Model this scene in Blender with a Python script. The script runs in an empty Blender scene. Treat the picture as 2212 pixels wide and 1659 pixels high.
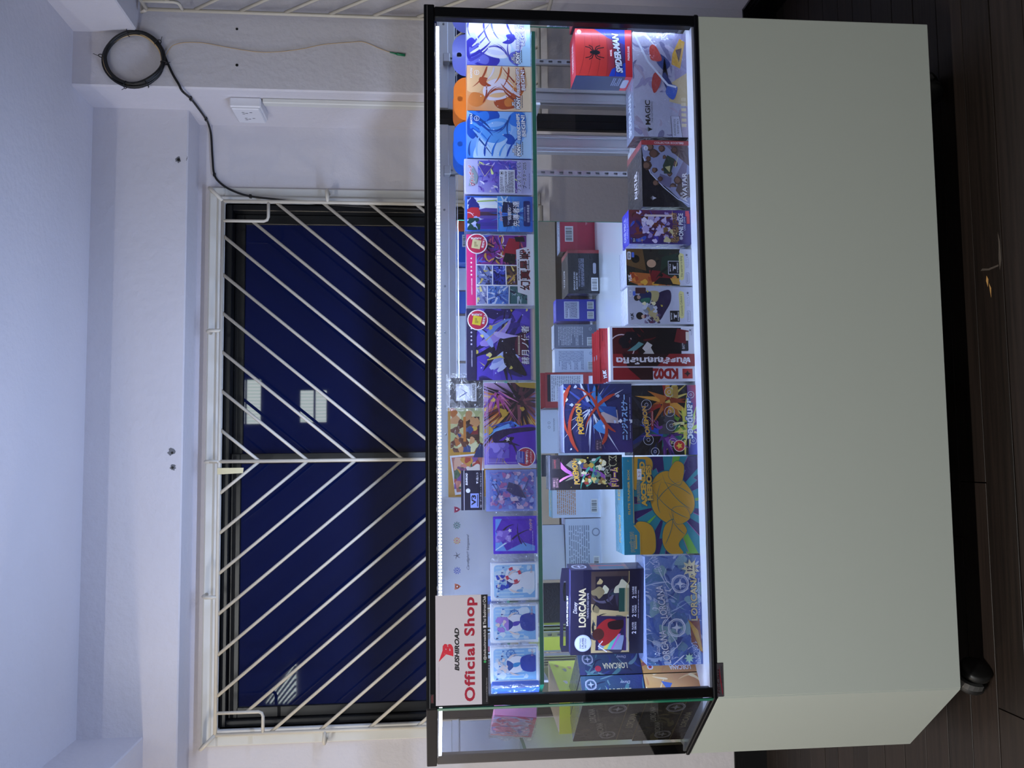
import bpy, bmesh, math, random
from mathutils import Vector, Matrix

# ------------------------------------------------------------------ camera
SC = bpy.context.scene
COL = SC.collection
F_PX, YAW, PITCH, ROLL = 1905.6, 0.07949, 0.09352, -0.00402
CAM = Vector((0.46875, -1.68085, 1.12514))
_f = Vector((math.sin(YAW)*math.cos(PITCH), math.cos(YAW)*math.cos(PITCH), -math.sin(PITCH)))
_r0 = Vector((math.cos(YAW), -math.sin(YAW), 0)); _u0 = _r0.cross(_f)
_r = math.cos(ROLL)*_r0 + math.sin(ROLL)*_u0
_u = -math.sin(ROLL)*_r0 + math.cos(ROLL)*_u0
cd = bpy.data.cameras.new('camera'); cam = bpy.data.objects.new('camera', cd); COL.objects.link(cam)
# the phone was held on its side: the picture's right is the world's down
cam.matrix_world = Matrix(((-_u.x, _r.x, -_f.x, CAM.x), (-_u.y, _r.y, -_f.y, CAM.y), (-_u.z, _r.z, -_f.z, CAM.z), (0, 0, 0, 1)))
cd.sensor_fit = 'HORIZONTAL'; cd.sensor_width = 36; cd.lens = F_PX/2212*36; cd.clip_start = 0.02
SC.camera = cam
# ------------------------------------------------------------------ world, exposure
w = bpy.data.worlds.new('world'); SC.world = w; w.use_nodes = True
w.node_tree.nodes['Background'].inputs[0].default_value = (0.02, 0.03, 0.06, 1)
w.node_tree.nodes['Background'].inputs[1].default_value = 0.3
vs = SC.view_settings
SC.display_settings.display_device = 'sRGB'
vs.view_transform = 'Standard'; vs.look = 'None'; vs.gamma = 1; vs.exposure = 0.0; vs.use_curve_mapping = False
# strengths of the lamps and windows, real and added (used by their builders below)
LED_W, LEDV_W, TUBE_W, WIN_E, DAY_E, WARM_W = 1.0, 0.45, 80.0, 14.0, 0.5, 44.0
LED_UP, LED_DN, LED_SH = 11.5, 6.5, 4.2  # added strips: header upward, header downward, under the shelf
LED_COL = (0.50, 0.64, 1.0)
TUBE_COL = (0.97, 0.98, 0.96)

def hexc(s):
    s = s.lstrip('#'); v = [int(s[i:i+2], 16)/255 for i in (0, 2, 4)]
    return tuple(x/12.92 if x <= .04045 else ((x+.055)/1.055)**2.4 for x in v)
def C(c): return hexc(c) if isinstance(c, str) else c
def at(px, py, Y):
    """point at depth Y that the photograph shows at pixel (px, py)"""
    d = _f + _r*((1659-py-829.5)/F_PX) + _u*((1106-px)/F_PX)
    return CAM + d*((Y-CAM.y)/d.y)
def atx(px, py, X):
    d = _f + _r*((1659-py-829.5)/F_PX) + _u*((1106-px)/F_PX)
    return CAM + d*((X-CAM.x)/d.x)

# ------------------------------------------------------------------ materials
MATS = {}
def mat(name, col=(.8, .8, .8), rough=.5, metal=0, coat=0, spec=.5, bump=0, bscale=60, var=0, vscale=8, attr=False, coat_rough=.05, film=0):
    if name in MATS: return MATS[name]
    m = bpy.data.materials.new(name); m.use_nodes = True; nt = m.node_tree; b = nt.nodes['Principled BSDF']
    col = C(col)
    b.inputs['Base Color'].default_value = (*col, 1); b.inputs['Roughness'].default_value = rough
    b.inputs['Metallic'].default_value = metal; b.inputs['Coat Weight'].default_value = coat
    b.inputs['Coat Roughness'].default_value = coat_rough; b.inputs['Specular IOR Level'].default_value = spec
    tc = nt.nodes.new('ShaderNodeTexCoord')
    if attr:
        a = nt.nodes.new('ShaderNodeAttribute'); a.attribute_name = 'Col'
        nt.links.new(a.outputs['Color'], b.inputs['Base Color'])
    if var:
        n = nt.nodes.new('ShaderNodeTexNoise'); n.inputs['Scale'].default_value = vscale; n.inputs['Detail'].default_value = 6
        r = nt.nodes.new('ShaderNodeMix'); r.data_type = 'RGBA'
        r.inputs[6].default_value = (*[x*(1-var) for x in col], 1); r.inputs[7].default_value = (*[min(1, x*(1+var)) for x in col], 1)
        nt.links.new(tc.outputs['Object'], n.inputs['Vector']); nt.links.new(n.outputs['Fac'], r.inputs[0])
        nt.links.new(r.outputs[2], b.inputs['Base Color'])
    if bump:
        n = nt.nodes.new('ShaderNodeTexNoise'); n.inputs['Scale'].default_value = bscale; n.inputs['Detail'].default_value = 5
        bp = nt.nodes.new('ShaderNodeBump'); bp.inputs['Strength'].default_value = bump; bp.inputs['Distance'].default_value = .01
        nt.links.new(tc.outputs['Object'], n.inputs['Vector']); nt.links.new(n.outputs['Fac'], bp.inputs['Height'])
        nt.links.new(bp.outputs['Normal'], b.inputs['Normal'])
    if film:   # shrink film: wrinkles only in the clear coat
        n = nt.nodes.new('ShaderNodeTexNoise'); n.inputs['Scale'].default_value = 70; n.inputs['Detail'].default_value = 3
        n.inputs['Distortion'].default_value = 1.5
        bp = nt.nodes.new('ShaderNodeBump'); bp.inputs['Strength'].default_value = film; bp.inputs['Distance'].default_value = .004
        nt.links.new(tc.outputs['Object'], n.inputs['Vector']); nt.links.new(n.outputs['Fac'], bp.inputs['Height'])
        nt.links.new(bp.outputs['Normal'], b.inputs['Coat Normal'])
    MATS[name] = m; return m
def emit(name, col, st):
    m = bpy.data.materials.new(name); m.use_nodes = True; nt = m.node_tree; nt.nodes.clear()
    e = nt.nodes.new('ShaderNodeEmission'); e.inputs[0].default_value = (*C(col), 1); e.inputs[1].default_value = st
    o = nt.nodes.new('ShaderNodeOutputMaterial'); nt.links.new(e.outputs[0], o.inputs[0]); MATS[name] = m; return m
def clear(name, tint=(1, 1, 1), ior=1.45, rough=0.0, bump=0, haze=0.0, gain=1.0, cap=1.0):
    """thin clear sheet: what passes straight through plus a Fresnel reflection"""
    m = bpy.data.materials.new(name); m.use_nodes = True; nt = m.node_tree; nt.nodes.clear()
    t = nt.nodes.new('ShaderNodeBsdfTransparent'); t.inputs[0].default_value = (*tint, 1)
    g = nt.nodes.new('ShaderNodeBsdfGlossy'); g.inputs['Roughness'].default_value = rough
    fr = nt.nodes.new('ShaderNodeFresnel'); fr.inputs[0].default_value = ior
    mu = nt.nodes.new('ShaderNodeMath'); mu.operation = 'MULTIPLY'; mu.inputs[1].default_value = gain
    nt.links.new(fr.outputs[0], mu.inputs[0])
    mn = nt.nodes.new('ShaderNodeMath'); mn.operation = 'MINIMUM'; mn.inputs[1].default_value = cap; nt.links.new(mu.outputs[0], mn.inputs[0]); mu = mn
    mx = nt.nodes.new('ShaderNodeMixShader'); o = nt.nodes.new('ShaderNodeOutputMaterial')
    nt.links.new(mu.outputs[0], mx.inputs[0]); nt.links.new(t.outputs[0], mx.inputs[1]); nt.links.new(g.outputs[0], mx.inputs[2])
    out = mx.outputs[0]
    if haze:
        d = nt.nodes.new('ShaderNodeBsdfDiffuse'); d.inputs[0].default_value = (.9, .92, 1, 1)
        m2 = nt.nodes.new('ShaderNodeMixShader'); m2.inputs[0].default_value = haze
        nt.links.new(out, m2.inputs[1]); nt.links.new(d.outputs[0], m2.inputs[2]); out = m2.outputs[0]
    if bump:
        tc = nt.nodes.new('ShaderNodeTexCoord'); n = nt.nodes.new('ShaderNodeTexNoise'); n.inputs['Scale'].default_value = 45; n.inputs['Distortion'].default_value = 2
        bp = nt.nodes.new('ShaderNodeBump'); bp.inputs['Strength'].default_value = bump; bp.inputs['Distance'].default_value = .006
        nt.links.new(tc.outputs['Object'], n.inputs['Vector']); nt.links.new(n.outputs['Fac'], bp.inputs['Height'])
        nt.links.new(bp.outputs['Normal'], g.inputs['Normal'])
    nt.links.new(out, o.inputs[0]); MATS[name] = m; return m

mat('print', rough=.38, coat=.35, attr=True, coat_rough=.12)
mat('print_film', rough=.4, coat=1, attr=True, coat_rough=.06, film=.55)
mat('plaster', '#d0ccd1', .85, var=.05, vscale=3, bump=.25, bscale=45)
mat('paint_white', '#d2d1cc', .45, var=.04, vscale=6)
mat('bar_white', '#c9c2b4', .4, var=.10, vscale=20)
mat('sash_black', '#0b0c10', .35)
mat('frame_black', '#06070c', .42, spec=.18)
mat('laminate', '#b0b6af', .33, var=.02, vscale=2)
mat('laminate_edge', '#4a4844', .6)
mat('deck_white', '#e2e3e6', .18, coat=.6)
mat('alu', '#c3c6cc', .3, metal=.85)
mat('black_plastic', '#101012', .45)
mat('caster_black', '#0d0d0d', .5)
mat('caster_grey', '#3c3c3c', .4)
mat('baseboard', '#07070a', .3, coat=.3)
mat('cable_black', '#0b0b0d', .45)
mat('fibre', '#c4a77c', .5)
mat('green_plastic', '#1f7a55', .4)
mat('socket_white', '#dcdbe0', .4)
mat('tape', '#d5c9a0', .7)
mat('pvc_patch', '#6e6e72', .8)
mat('glass_edge', (.012, .17, .10), .15, coat=1)
mat('screw', '#8d8f94', .3, metal=1)
clear('glass', (.985, .995, .99), 1.5, gain=1.25)
clear('shelf_glass', (.93, .985, .96), 1.5)
clear('film', (1, 1, 1), 1.5, .09, bump=.9, haze=.06, gain=3.2, cap=.4)
clear('film_shrink', (1, 1, 1), 1.5, .05, bump=.6, haze=.0, gain=2.0, cap=.16)
clear('film_flat', (1, 1, 1), 1.5, .06, bump=.35, haze=.0, gain=1.2, cap=.10)
def mirror_mat():
    m = bpy.data.materials.new('mirror'); m.use_nodes = True; b = m.node_tree.nodes['Principled BSDF']
    b.inputs['Base Color'].default_value = (.84, .89, .90, 1); b.inputs['Metallic'].default_value = 1; b.inputs['Roughness'].default_value = .005
    MATS['mirror'] = m
mirror_mat()
def film_pane():
    """dark blue tinted window: dark body, some dust, sharp reflection"""
    m = bpy.data.materials.new('tinted_pane'); m.use_nodes = True; b = m.node_tree.nodes['Principled BSDF']
    b.inputs['Base Color'].default_value = (.003, .007, .046, 1); b.inputs['Roughness'].default_value = .02; b.inputs['IOR'].default_value = 1.45
    MATS['tinted_pane'] = m
film_pane()
def plank_mat():
    m = bpy.data.materials.new('dark_wood'); m.use_nodes = True; nt = m.node_tree; b = nt.nodes['Principled BSDF']
    tc = nt.nodes.new('ShaderNodeTexCoord'); mp = nt.nodes.new('ShaderNodeMapping'); mp.inputs['Scale'].default_value = (1.5, 45, 10)
    n = nt.nodes.new('ShaderNodeTexNoise'); n.inputs['Scale'].default_value = 2.2; n.inputs['Detail'].default_value = 8
    info = nt.nodes.new('ShaderNodeObjectInfo'); add = nt.nodes.new('ShaderNodeMath'); add.operation = 'MULTIPLY_ADD'; add.inputs[1].default_value = .35
    cr = nt.nodes.new('ShaderNodeValToRGB')
    cr.color_ramp.elements[0].position = .3; cr.color_ramp.elements[0].color = (.006, .004, .003, 1)
    cr.color_ramp.elements[1].position = .95; cr.color_ramp.elements[1].color = (.024, .015, .011, 1)
    nt.links.new(tc.outputs['Object'], mp.inputs[0]); nt.links.new(mp.outputs[0], n.inputs['Vector'])
    nt.links.new(info.outputs['Random'], add.inputs[0]); nt.links.new(n.outputs['Fac'], add.inputs[2])
    nt.links.new(add.outputs[0], cr.inputs[0]); nt.links.new(cr.outputs[0], b.inputs['Base Color'])
    b.inputs['Roughness'].default_value = .5; b.inputs['Specular IOR Level'].default_value = .35
    bp = nt.nodes.new('ShaderNodeBump'); bp.inputs['Strength'].default_value = .15; bp.inputs['Distance'].default_value = .003
    nt.links.new(n.outputs['Fac'], bp.inputs['Height']); nt.links.new(bp.outputs['Normal'], b.inputs['Normal'])
    MATS['dark_wood'] = m
plank_mat()

# ------------------------------------------------------------------ mesh builder
class MB:
    def __init__(s): s.v = []; s.f = []; s.c = []; s.sm = []
    def face(s, pts, col=(.8, .8, .8), smooth=False):
        i = len(s.v); s.v += [tuple(p) for p in pts]; s.f.append(tuple(range(i, i+len(pts)))); s.c.append(col); s.sm.append(smooth)
    def box(s, x0, x1, y0, y1, z0, z1, col=(.8, .8, .8), M=None):
        p = [Vector((x, y, z)) for z in (z0, z1) for y in (y0, y1) for x in (x0, x1)]
        if M: p = [M @ q for q in p]
        i = len(s.v); s.v += [tuple(q) for q in p]
        for q in ((0, 2, 3, 1), (4, 5, 7, 6), (0, 1, 5, 4), (1, 3, 7, 5), (3, 2, 6, 7), (2, 0, 4, 6)):
            s.f.append(tuple(i+k for k in q)); s.c.append(col); s.sm.append(False)
    def bbox(s, x0, x1, y0, y1, z0, z1, bev=.002, cols=None, col=(.8, .8, .8), seg=1):
        """bevelled box; cols: dict front/back/left/right/top/bottom"""
        bm = bmesh.new(); bmesh.ops.create_cube(bm, size=1)
        for v in bm.verts: v.co = Vector(((x0+x1)/2+v.co.x*(x1-x0), (y0+y1)/2+v.co.y*(y1-y0), (z0+z1)/2+v.co.z*(z1-z0)))
        bmesh.ops.bevel(bm, geom=bm.edges[:], offset=bev, segments=seg, affect='EDGES', profile=.5)
        bm.normal_update(); i = len(s.v); bm.verts.index_update()
        s.v += [tuple(v.co) for v in bm.verts]
        for f in bm.faces:
            n = f.normal; a = max(range(3), key=lambda k: abs(n[k]))
            key = (('left', 'right'), ('front', 'back'), ('bottom', 'top'))[a][n[a] > 0]
            cc = C(cols.get(key, cols.get('side', cols['front']))) if cols else col
            s.f.append(tuple(i+v.index for v in f.verts)); s.c.append(cc); s.sm.append(False)
        bm.free()
    def prism(s, pts, z0, z1, col=(.8, .8, .8)):
        """pts: ccw plan polygon"""
        n = len(pts); a = [(x, y, z0) for x, y in pts]; b = [(x, y, z1) for x, y in pts]
        s.face(a[::-1], col); s.face(b, col)
        for i in range(n): j = (i+1) % n; s.face((a[i], a[j], b[j], b[i]), col)
    def tube(s, pts, r, seg=8, col=(.8, .8, .8), closed=False, cap=True):
        pts = [Vector(p) for p in pts]; n = len(pts); base = len(s.v); prev = None
        for i, p in enumerate(pts):
            if closed: t = pts[(i+1) % n]-pts[i-1]
            else: t = pts[min(i+1, n-1)]-pts[max(i-1, 0)]
            t.normalize()
            if prev is None:
                a = Vector((0, 0, 1)) if abs(t.z) < .9 else Vector((1, 0, 0)); u = t.cross(a).normalized()
            else: u = (prev-t*prev.dot(t)).normalized()
            prev = u; v = t.cross(u); rr = r[i] if isinstance(r, (list, tuple)) else r
            for k in range(seg):
                an = 2*math.pi*k/seg; s.v.append(tuple(p+u*(rr*math.cos(an))+v*(rr*math.sin(an))))
        for i in range(n if closed else n-1):
            j = (i+1) % n
            for k in range(seg):
                l = (k+1) % seg
                s.f.append((base+i*seg+k, base+i*seg+l, base+j*seg+l, base+j*seg+k)); s.c.append(col); s.sm.append(True)
        if cap and not closed:
            s.f.append(tuple(base+k for k in range(seg))[::-1]); s.c.append(col); s.sm.append(False)
            s.f.append(tuple(base+(n-1)*seg+k for k in range(seg))); s.c.append(col); s.sm.append(False)
    def lathe(s, prof, M=Matrix(), seg=20, col=(.8, .8, .8)):
        base = len(s.v)
        for r, h in prof:
            for k in range(seg):
                a = 2*math.pi*k/seg; s.v.append(tuple(M @ Vector((r*math.cos(a), r*math.sin(a), h))))
        for i in range(len(prof)-1):
            for k in range(seg):
                l = (k+1) % seg; s.f.append((base+i*seg+k, base+i*seg+l, base+(i+1)*seg+l, base+(i+1)*seg+k)); s.c.append(col); s.sm.append(True)
        s.f.append(tuple(base+k for k in range(seg))[::-1]); s.c.append(col); s.sm.append(False)
        e = base+(len(prof)-1)*seg; s.f.append(tuple(e+k for k in range(seg))); s.c.append(col); s.sm.append(False)
    def build(s, name, m, parent=None, colour=False):
        me = bpy.data.meshes.new(name); me.from_pydata(s.v, [], s.f); me.update()
        me.polygons.foreach_set('use_smooth', s.sm)
        if colour:
            ca = me.color_attributes.new('Col', 'FLOAT_COLOR', 'CORNER'); buf = []
            for p, c in zip(me.polygons, s.c):
                if c and isinstance(c[0], (tuple, list)):
                    for k in range(p.loop_total): buf += [*c[k], 1]
                else: buf += [*c, 1]*p.loop_total
            ca.data.foreach_set('color', buf)
        me.materials.append(MATS[m] if isinstance(m, str) else m)
        o = bpy.data.objects.new(name, me); COL.objects.link(o)
        if parent: o.parent = parent
        return o
def tag(o, label=None, cat=None, group=None, kind=None):
    for k, v in (('label', label), ('category', cat), ('group', group), ('kind', kind)):
        if v: o[k] = v
    return o
def empty(name, loc=(0, 0, 0), rz=0):
    o = bpy.data.objects.new(name, None); o.location = loc; o.rotation_euler[2] = rz; o.empty_display_size = .05; COL.objects.link(o); return o
def simple(name, m, parent, fn, colour=False):
    b = MB(); fn(b); return b.build(name, m, parent, colour)

# ------------------------------------------------------------------ flat print: shapes and lettering on a face
_tcache = {}
def text_mesh(s, bold=0.0, shear=0.0, space=1.0):
    k = (s, bold, shear, space)
    if k in _tcache: return _tcache[k]
    cu = bpy.data.curves.new('t', 'FONT'); cu.body = s; cu.size = 1; cu.offset = bold; cu.shear = shear; cu.space_character = space
    cu.resolution_u = 3; cu.align_x = 'LEFT'
    o = bpy.data.objects.new('t', cu); COL.objects.link(o)
    dg = bpy.context.evaluated_depsgraph_get(); dg.update()
    me = bpy.data.meshes.new_from_object(o.evaluated_get(dg), depsgraph=dg)
    vs_ = [(v.co.x, v.co.y) for v in me.vertices]; fs = [tuple(p.vertices) for p in me.polygons]
    bpy.data.objects.remove(o); bpy.data.curves.remove(cu); bpy.data.meshes.remove(me)
    if vs_:
        x0 = min(v[0] for v in vs_); x1 = max(v[0] for v in vs_); y0 = min(v[1] for v in vs_); y1 = max(v[1] for v in vs_)
    else: x0 = y0 = 0; x1 = y1 = 1
    _tcache[k] = (vs_, fs, (x0, x1, y0, y1)); return _tcache[k]
def clip(poly, x0, x1, z0, z1):
    for ax, lim, sg in ((0, x0, 1), (0, x1, -1), (1, z0, 1), (1, z1, -1)):
        out = []
        for i in range(len(poly)):
            a, b = poly[i-1], poly[i]; da = (a[ax]-lim)*sg; db = (b[ax]-lim)*sg
            if da*db < 0:
                t = da/(da-db); out.append((a[0]+(b[0]-a[0])*t, a[1]+(b[1]-a[1])*t))
            if db >= 0: out.append(b)
        poly = out
        if len(poly) < 3: return []
    return poly
class PR:
    """print on a face; coordinates are fractions of the face, x to the right and z up as one reads it"""
    def __init__(s, w, h, M):
        s.w, s.h, s.M = w, h, M; s.a = MB(); s.t = MB(); s.n = 0; s.box = (0, 1, 0, 1)
    def P(s, x, z, n=None): return s.M @ Vector((x*s.w, z*s.h, .0002+(s.n if n is None else n)*1.2e-5))
    def poly(s, pts, c, clp=True, b=None):
        if clp: pts = clip([tuple(p) for p in pts], *s.box)
        if len(pts) < 3: return
        s.n += 1; (b or s.a).face([s.P(*p) for p in pts], C(c))
    def org(s, pts, c, n=5):
        """rounded closed shape through the points"""
        m = len(pts); out = []
        for i in range(m):
            p0, p1, p2, p3 = pts[i-1], pts[i], pts[(i+1) % m], pts[(i+2) % m]
            for k in range(n):
                t = k/n; out.append(tuple(.5*(2*p1[j]+(p2[j]-p0[j])*t+(2*p0[j]-5*p1[j]+4*p2[j]-p3[j])*t*t+(3*p1[j]-p0[j]-3*p2[j]+p3[j])*t**3) for j in (0, 1)))
        s.poly(out, c)
    def rect(s, x0, x1, z0, z1, c): s.poly([(x0, z0), (x1, z0), (x1, z1), (x0, z1)], c)
    def bg(s, c): s.rect(0, 1, 0, 1, c)
    def grad(s, x0, x1, z0, z1, bl, br, tr, tl):
        s.n += 1; s.a.face([s.P(x0, z0), s.P(x1, z0), s.P(x1, z1), s.P(x0, z1)], tuple(C(k) for k in (bl, br, tr, tl)))
    def ell(s, cx, cz, r, c, rz=None, n=22, a0=0, a1=2*math.pi):
        """r as a fraction of the width; round unless rz (fraction of height) is given"""
        rz = r*s.w/s.h if rz is None else rz
        s.poly([(cx+r*math.cos(a0+(a1-a0)*k/n), cz+rz*math.sin(a0+(a1-a0)*k/n)) for k in range(n)], c)
    def ring(s, cx, cz, r, t, c, n=28):
        q = s.w/s.h
        for k in range(n):
            a, b = 2*math.pi*k/n, 2*math.pi*(k+1)/n
            pts = [(cx+rr*math.cos(g), cz+rr*q*math.sin(g)) for rr, g in ((r, a), (r, b), (r-t, b), (r-t, a))]
            pts = clip(pts, *s.box)
            if len(pts) > 2: s.a.face([s.P(*p) for p in pts], C(c))
        s.n += 1
    def rrect(s, x0, x1, z0, z1, c, r=.05):
        q = s.w/s.h; pts = []
        for cx, cz, a in ((x1-r, z0+r*q, -90), (x1-r, z1-r*q, 0), (x0+r, z1-r*q, 90), (x0+r, z0+r*q, 180)):
            for k in range(5):
                g = math.radians(a+22.5*k); pts.append((cx+r*math.cos(g), cz+r*q*math.sin(g)))
        s.poly(pts, c)
    def stroke(s, pts, wd, c, taper=True, tail=False):
        """pts in fractions; wd as a fraction of the width"""
        p = [Vector((x*s.w, z*s.h)) for x, z in pts]; n = len(p); L = []; R_ = []
        for i in range(n):
            t = (p[min(i+1, n-1)]-p[max(i-1, 0)])
            if t.length < 1e-9: t = Vector((1, 0))
            t.normalize(); nn = Vector((-t.y, t.x)); k = i/(n-1)
            ww = wd*s.w/2*((math.sin(math.pi*min(1, .08+k*.92)))**.7 if taper else 1)
            if tail: ww = wd*s.w/2*(1-k)**.6*min(1, .35+k*4)
            L.append(p[i]+nn*ww); R_.append(p[i]-nn*ww)
        s.poly([(q.x/s.w, q.y/s.h) for q in L+R_[::-1]], c)
    def curve(s, x, z, ang, ln, bend, wd, c, n=8, tail=True):
        """curved tapering stroke, ln and wd as fractions of the width"""
        pts = [(x, z)]; q = s.w/s.h
        for k in range(n):
            a = ang+bend*k/n; x += math.cos(a)*ln/n; z += math.sin(a)*ln/n*q; pts.append((x, z))
        s.stroke(pts, wd, c, True, tail)
    def inside(s, x0, x1, z0, z1): s.box = (x0, x1, z0, z1)
    def free(s): s.box = (0, 1, 0, 1)
    def swirls(s, pal, n, seed, ln=(.2, .7), wd=(.02, .09), bend=2.2, ang=None):
        r = random.Random(seed); x0, x1, z0, z1 = s.box
        for k in range(n):
            a = r.uniform(0, 6.28) if ang is None else ang+r.uniform(-.5, .5)
            f = 1-.55*k/n
            s.curve(r.uniform(x0, x1), r.uniform(z0, z1), a, r.uniform(*ln)*(x1-x0)*f, r.uniform(-bend, bend), r.uniform(*wd)*(x1-x0)*f, r.choice(pal))
    def shards(s, pal, n, seed, cx, cz, ln=(.2, .6), wd=(.01, .05), a0=0, a1=6.28):
        r = random.Random(seed); q = s.w/s.h
        for k in range(n):
            a = r.uniform(a0, a1); d = r.uniform(0, .12); l = r.uniform(*ln); ww = r.uniform(*wd)
            x = cx+math.cos(a)*d; z = cz+math.sin(a)*d*q
            s.poly([(x-math.sin(a)*ww, z+math.cos(a)*ww*q), (x+math.sin(a)*ww, z-math.cos(a)*ww*q), (x+math.cos(a)*l, z+math.sin(a)*l*q)], r.choice(pal))
    def blobs(s, pal, n, seed, rr=(.02, .1)):
        r = random.Random(seed); x0, x1, z0, z1 = s.box
        for k in range(n):
            cx, cz, rad = r.uniform(x0, x1), r.uniform(z0, z1), r.uniform(*rr); q = s.w/s.h; ph = r.uniform(0, 6)
            s.org([(cx+rad*math.cos(g/9*6.283)*(1+.35*math.sin(3*g/9*6.283+ph)), cz+q*rad*math.sin(g/9*6.283)*(1+.35*math.cos(2*g/9*6.283+ph))) for g in range(9)], r.choice(pal), 3)
    def star(s, cx, cz, r, c, n=4, inner=.25, rot=0):
        q = s.w/s.h; pts = []
        for k in range(2*n):
            a = rot+math.pi*k/n+math.pi/2; rr = r if k % 2 == 0 else r*inner; pts.append((cx+rr*math.cos(a), cz+rr*q*math.sin(a)))
        s.poly(pts, c)
    def lines(s, x0, x1, z0, z1, n, c, seed=1, fill=.5):
        """small print too fine to read"""
        r = random.Random(seed); dz = (z1-z0)/n
        for k in range(n):
            x = x0; zt = z1-dz*k
            e = x1 if r.random() < .75 else x0+(x1-x0)*r.uniform(.4, .9)
            while x < e:
                l = r.uniform(.02, .09)*(x1-x0)*2; s.rect(x, min(x+l, e), zt-dz*fill, zt, c); x += l+.012*(x1-x0)*2
        s.n += 1
    def barcode(s, x0, x1, z0, z1, seed=3, vert=False):
        s.rect(x0, x1, z0, z1, '#e8e8ea'); r = random.Random(seed); k = .08
        while k < .92:
            t = r.choice((.012, .02, .035))
            if vert: s.rect(x0+.12*(x1-x0), x0+.9*(x1-x0), z0+(z1-z0)*k, z0+(z1-z0)*(k+t), '#111111')
            else: s.rect(x0+(x1-x0)*k, x0+(x1-x0)*(k+t), z0+.15*(z1-z0), z0+.9*(z1-z0), '#111111')
            k += t+r.choice((.015, .03, .04))
    def text(s, st, cx, cz, w, h, c, rot=0, ol=None, olw=.05, bold=0.0, shear=0.0, keep=False, skew=0.0, space=1.0):
        """lettering centred at (cx, cz), filling a box w by h (fractions of the face)"""
        for off, cc in ([(bold+olw, ol)] if ol else [])+[(bold, c)]:
            vv, ff, (x0, x1, y0, y1) = text_mesh(st, off, shear, space)
            _, _, (bx0, bx1, by0, by1) = text_mesh(st, bold, shear, space)
            if not vv: continue
            W, H = w*s.w, h*s.h
            if rot in (90, -90, 270): W, H = H, W
            sx, sz = W/(bx1-bx0), H/(by1-by0)
            if keep: sx = sz = min(sx, sz)
            mx, my = (bx0+bx1)/2, (by0+by1)/2; a = math.radians(rot); ca, sa = math.cos(a), math.sin(a)
            s.n += 1; i = len(s.t.v); col = C(cc)
            for x, y in vv:
                X, Z = (x-mx)*sx, (y-my)*sz+skew*(x-mx)*sx
                s.t.v.append(tuple(s.P(cx+(X*ca-Z*sa)/s.w, cz+(X*sa+Z*ca)/s.h)))
            for f in ff: s.t.f.append(tuple(i+k for k in f)); s.t.c.append(col); s.t.sm.append(False)
    def done(s, parent, m='print', art='artwork', let='lettering'):
        if s.a.f: s.a.build(art, m, parent, True)
        if s.t.f: s.t.build(let, m, parent, True)
def face_m(side, w, d, h):
    o, x, z = {'front': ((-w/2, 0, 0), (1, 0, 0), (0, 0, 1)), 'back': ((w/2, d, 0), (-1, 0, 0), (0, 0, 1)),
               'left': ((-w/2, d, 0), (0, -1, 0), (0, 0, 1)), 'right': ((w/2, 0, 0), (0, 1, 0), (0, 0, 1)),
               'top': ((-w/2, 0, h), (1, 0, 0), (0, 1, 0))}[side]
    x, z, o = Vector(x), Vector(z), Vector(o); n = x.cross(z)
    return Matrix(((x.x, z.x, n.x, o.x), (x.y, z.y, n.y, o.y), (x.z, z.z, n.z, o.z), (0, 0, 0, 1)))
class Thing:
    """a carton standing with its front face at local y=0, base at z=0"""
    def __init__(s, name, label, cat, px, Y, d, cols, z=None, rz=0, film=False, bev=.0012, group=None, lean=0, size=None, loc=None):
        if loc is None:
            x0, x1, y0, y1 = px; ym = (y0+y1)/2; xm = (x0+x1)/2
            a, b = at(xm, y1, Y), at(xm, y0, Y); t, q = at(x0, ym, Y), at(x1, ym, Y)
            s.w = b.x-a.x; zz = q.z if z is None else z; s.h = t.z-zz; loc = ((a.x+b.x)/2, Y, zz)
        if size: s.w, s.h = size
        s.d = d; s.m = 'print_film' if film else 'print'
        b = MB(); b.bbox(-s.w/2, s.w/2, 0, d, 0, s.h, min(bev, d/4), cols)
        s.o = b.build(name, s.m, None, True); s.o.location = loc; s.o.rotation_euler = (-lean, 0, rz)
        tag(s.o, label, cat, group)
    def face(s, side):
        w, h = {'front': (s.w, s.h), 'back': (s.w, s.h), 'left': (s.d, s.h), 'right': (s.d, s.h), 'top': (s.w, s.d)}[side]
        return PR(w, h, face_m(side, s.w, s.d, s.h))
    def fin(s, *ps):
        for p in ps: p.done(s.o, s.m)
# ------------------------------------------------------------------ the room
YR, YB, YC = 1.30, 1.168, 0.998      # recess wall, beam face, column face
XC, XRB, XR = 1.587, 1.755, 1.90     # column side, right beam face, right wall
XLB, XL = -0.375, -2.6
YF = .55                             # front of the low bay ceiling
ZC = 2.19                            # ceiling of the bay
def struct(name, m, fn, label=None):
    o = simple(name, m, None, fn); o['kind'] = 'structure'
    if label: o['label'] = label
    return o
WX0, WX1, WZ0, WZ1 = -0.40, 1.32, 0.79, 1.805
def _wb(b):
    b.box(XL-.1, WX0, YR, YR+.12, -.02, ZC); b.box(WX1, XR+.1, YR, YR+.12, -.02, ZC)
    b.box(WX0, WX1, YR, YR+.12, -.02, WZ0); b.box(WX0, WX1, YR, YR+.12, WZ1, ZC)
struct('wall_back', 'plaster', _wb, 'white plaster wall behind the counter around the barred window')
struct('trim_1', 'plaster', lambda b: b.bbox(XLB-.2, XC+.02, YB, YR+.02, 1.894, ZC+.05, .004), 'white plaster beam over the window')
struct('wall_corner', 'plaster', lambda b: b.bbox(XC, XR+.05, YC, YR+.05, -.02, ZC+.05, .005), 'white plaster corner column right of the window')
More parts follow.
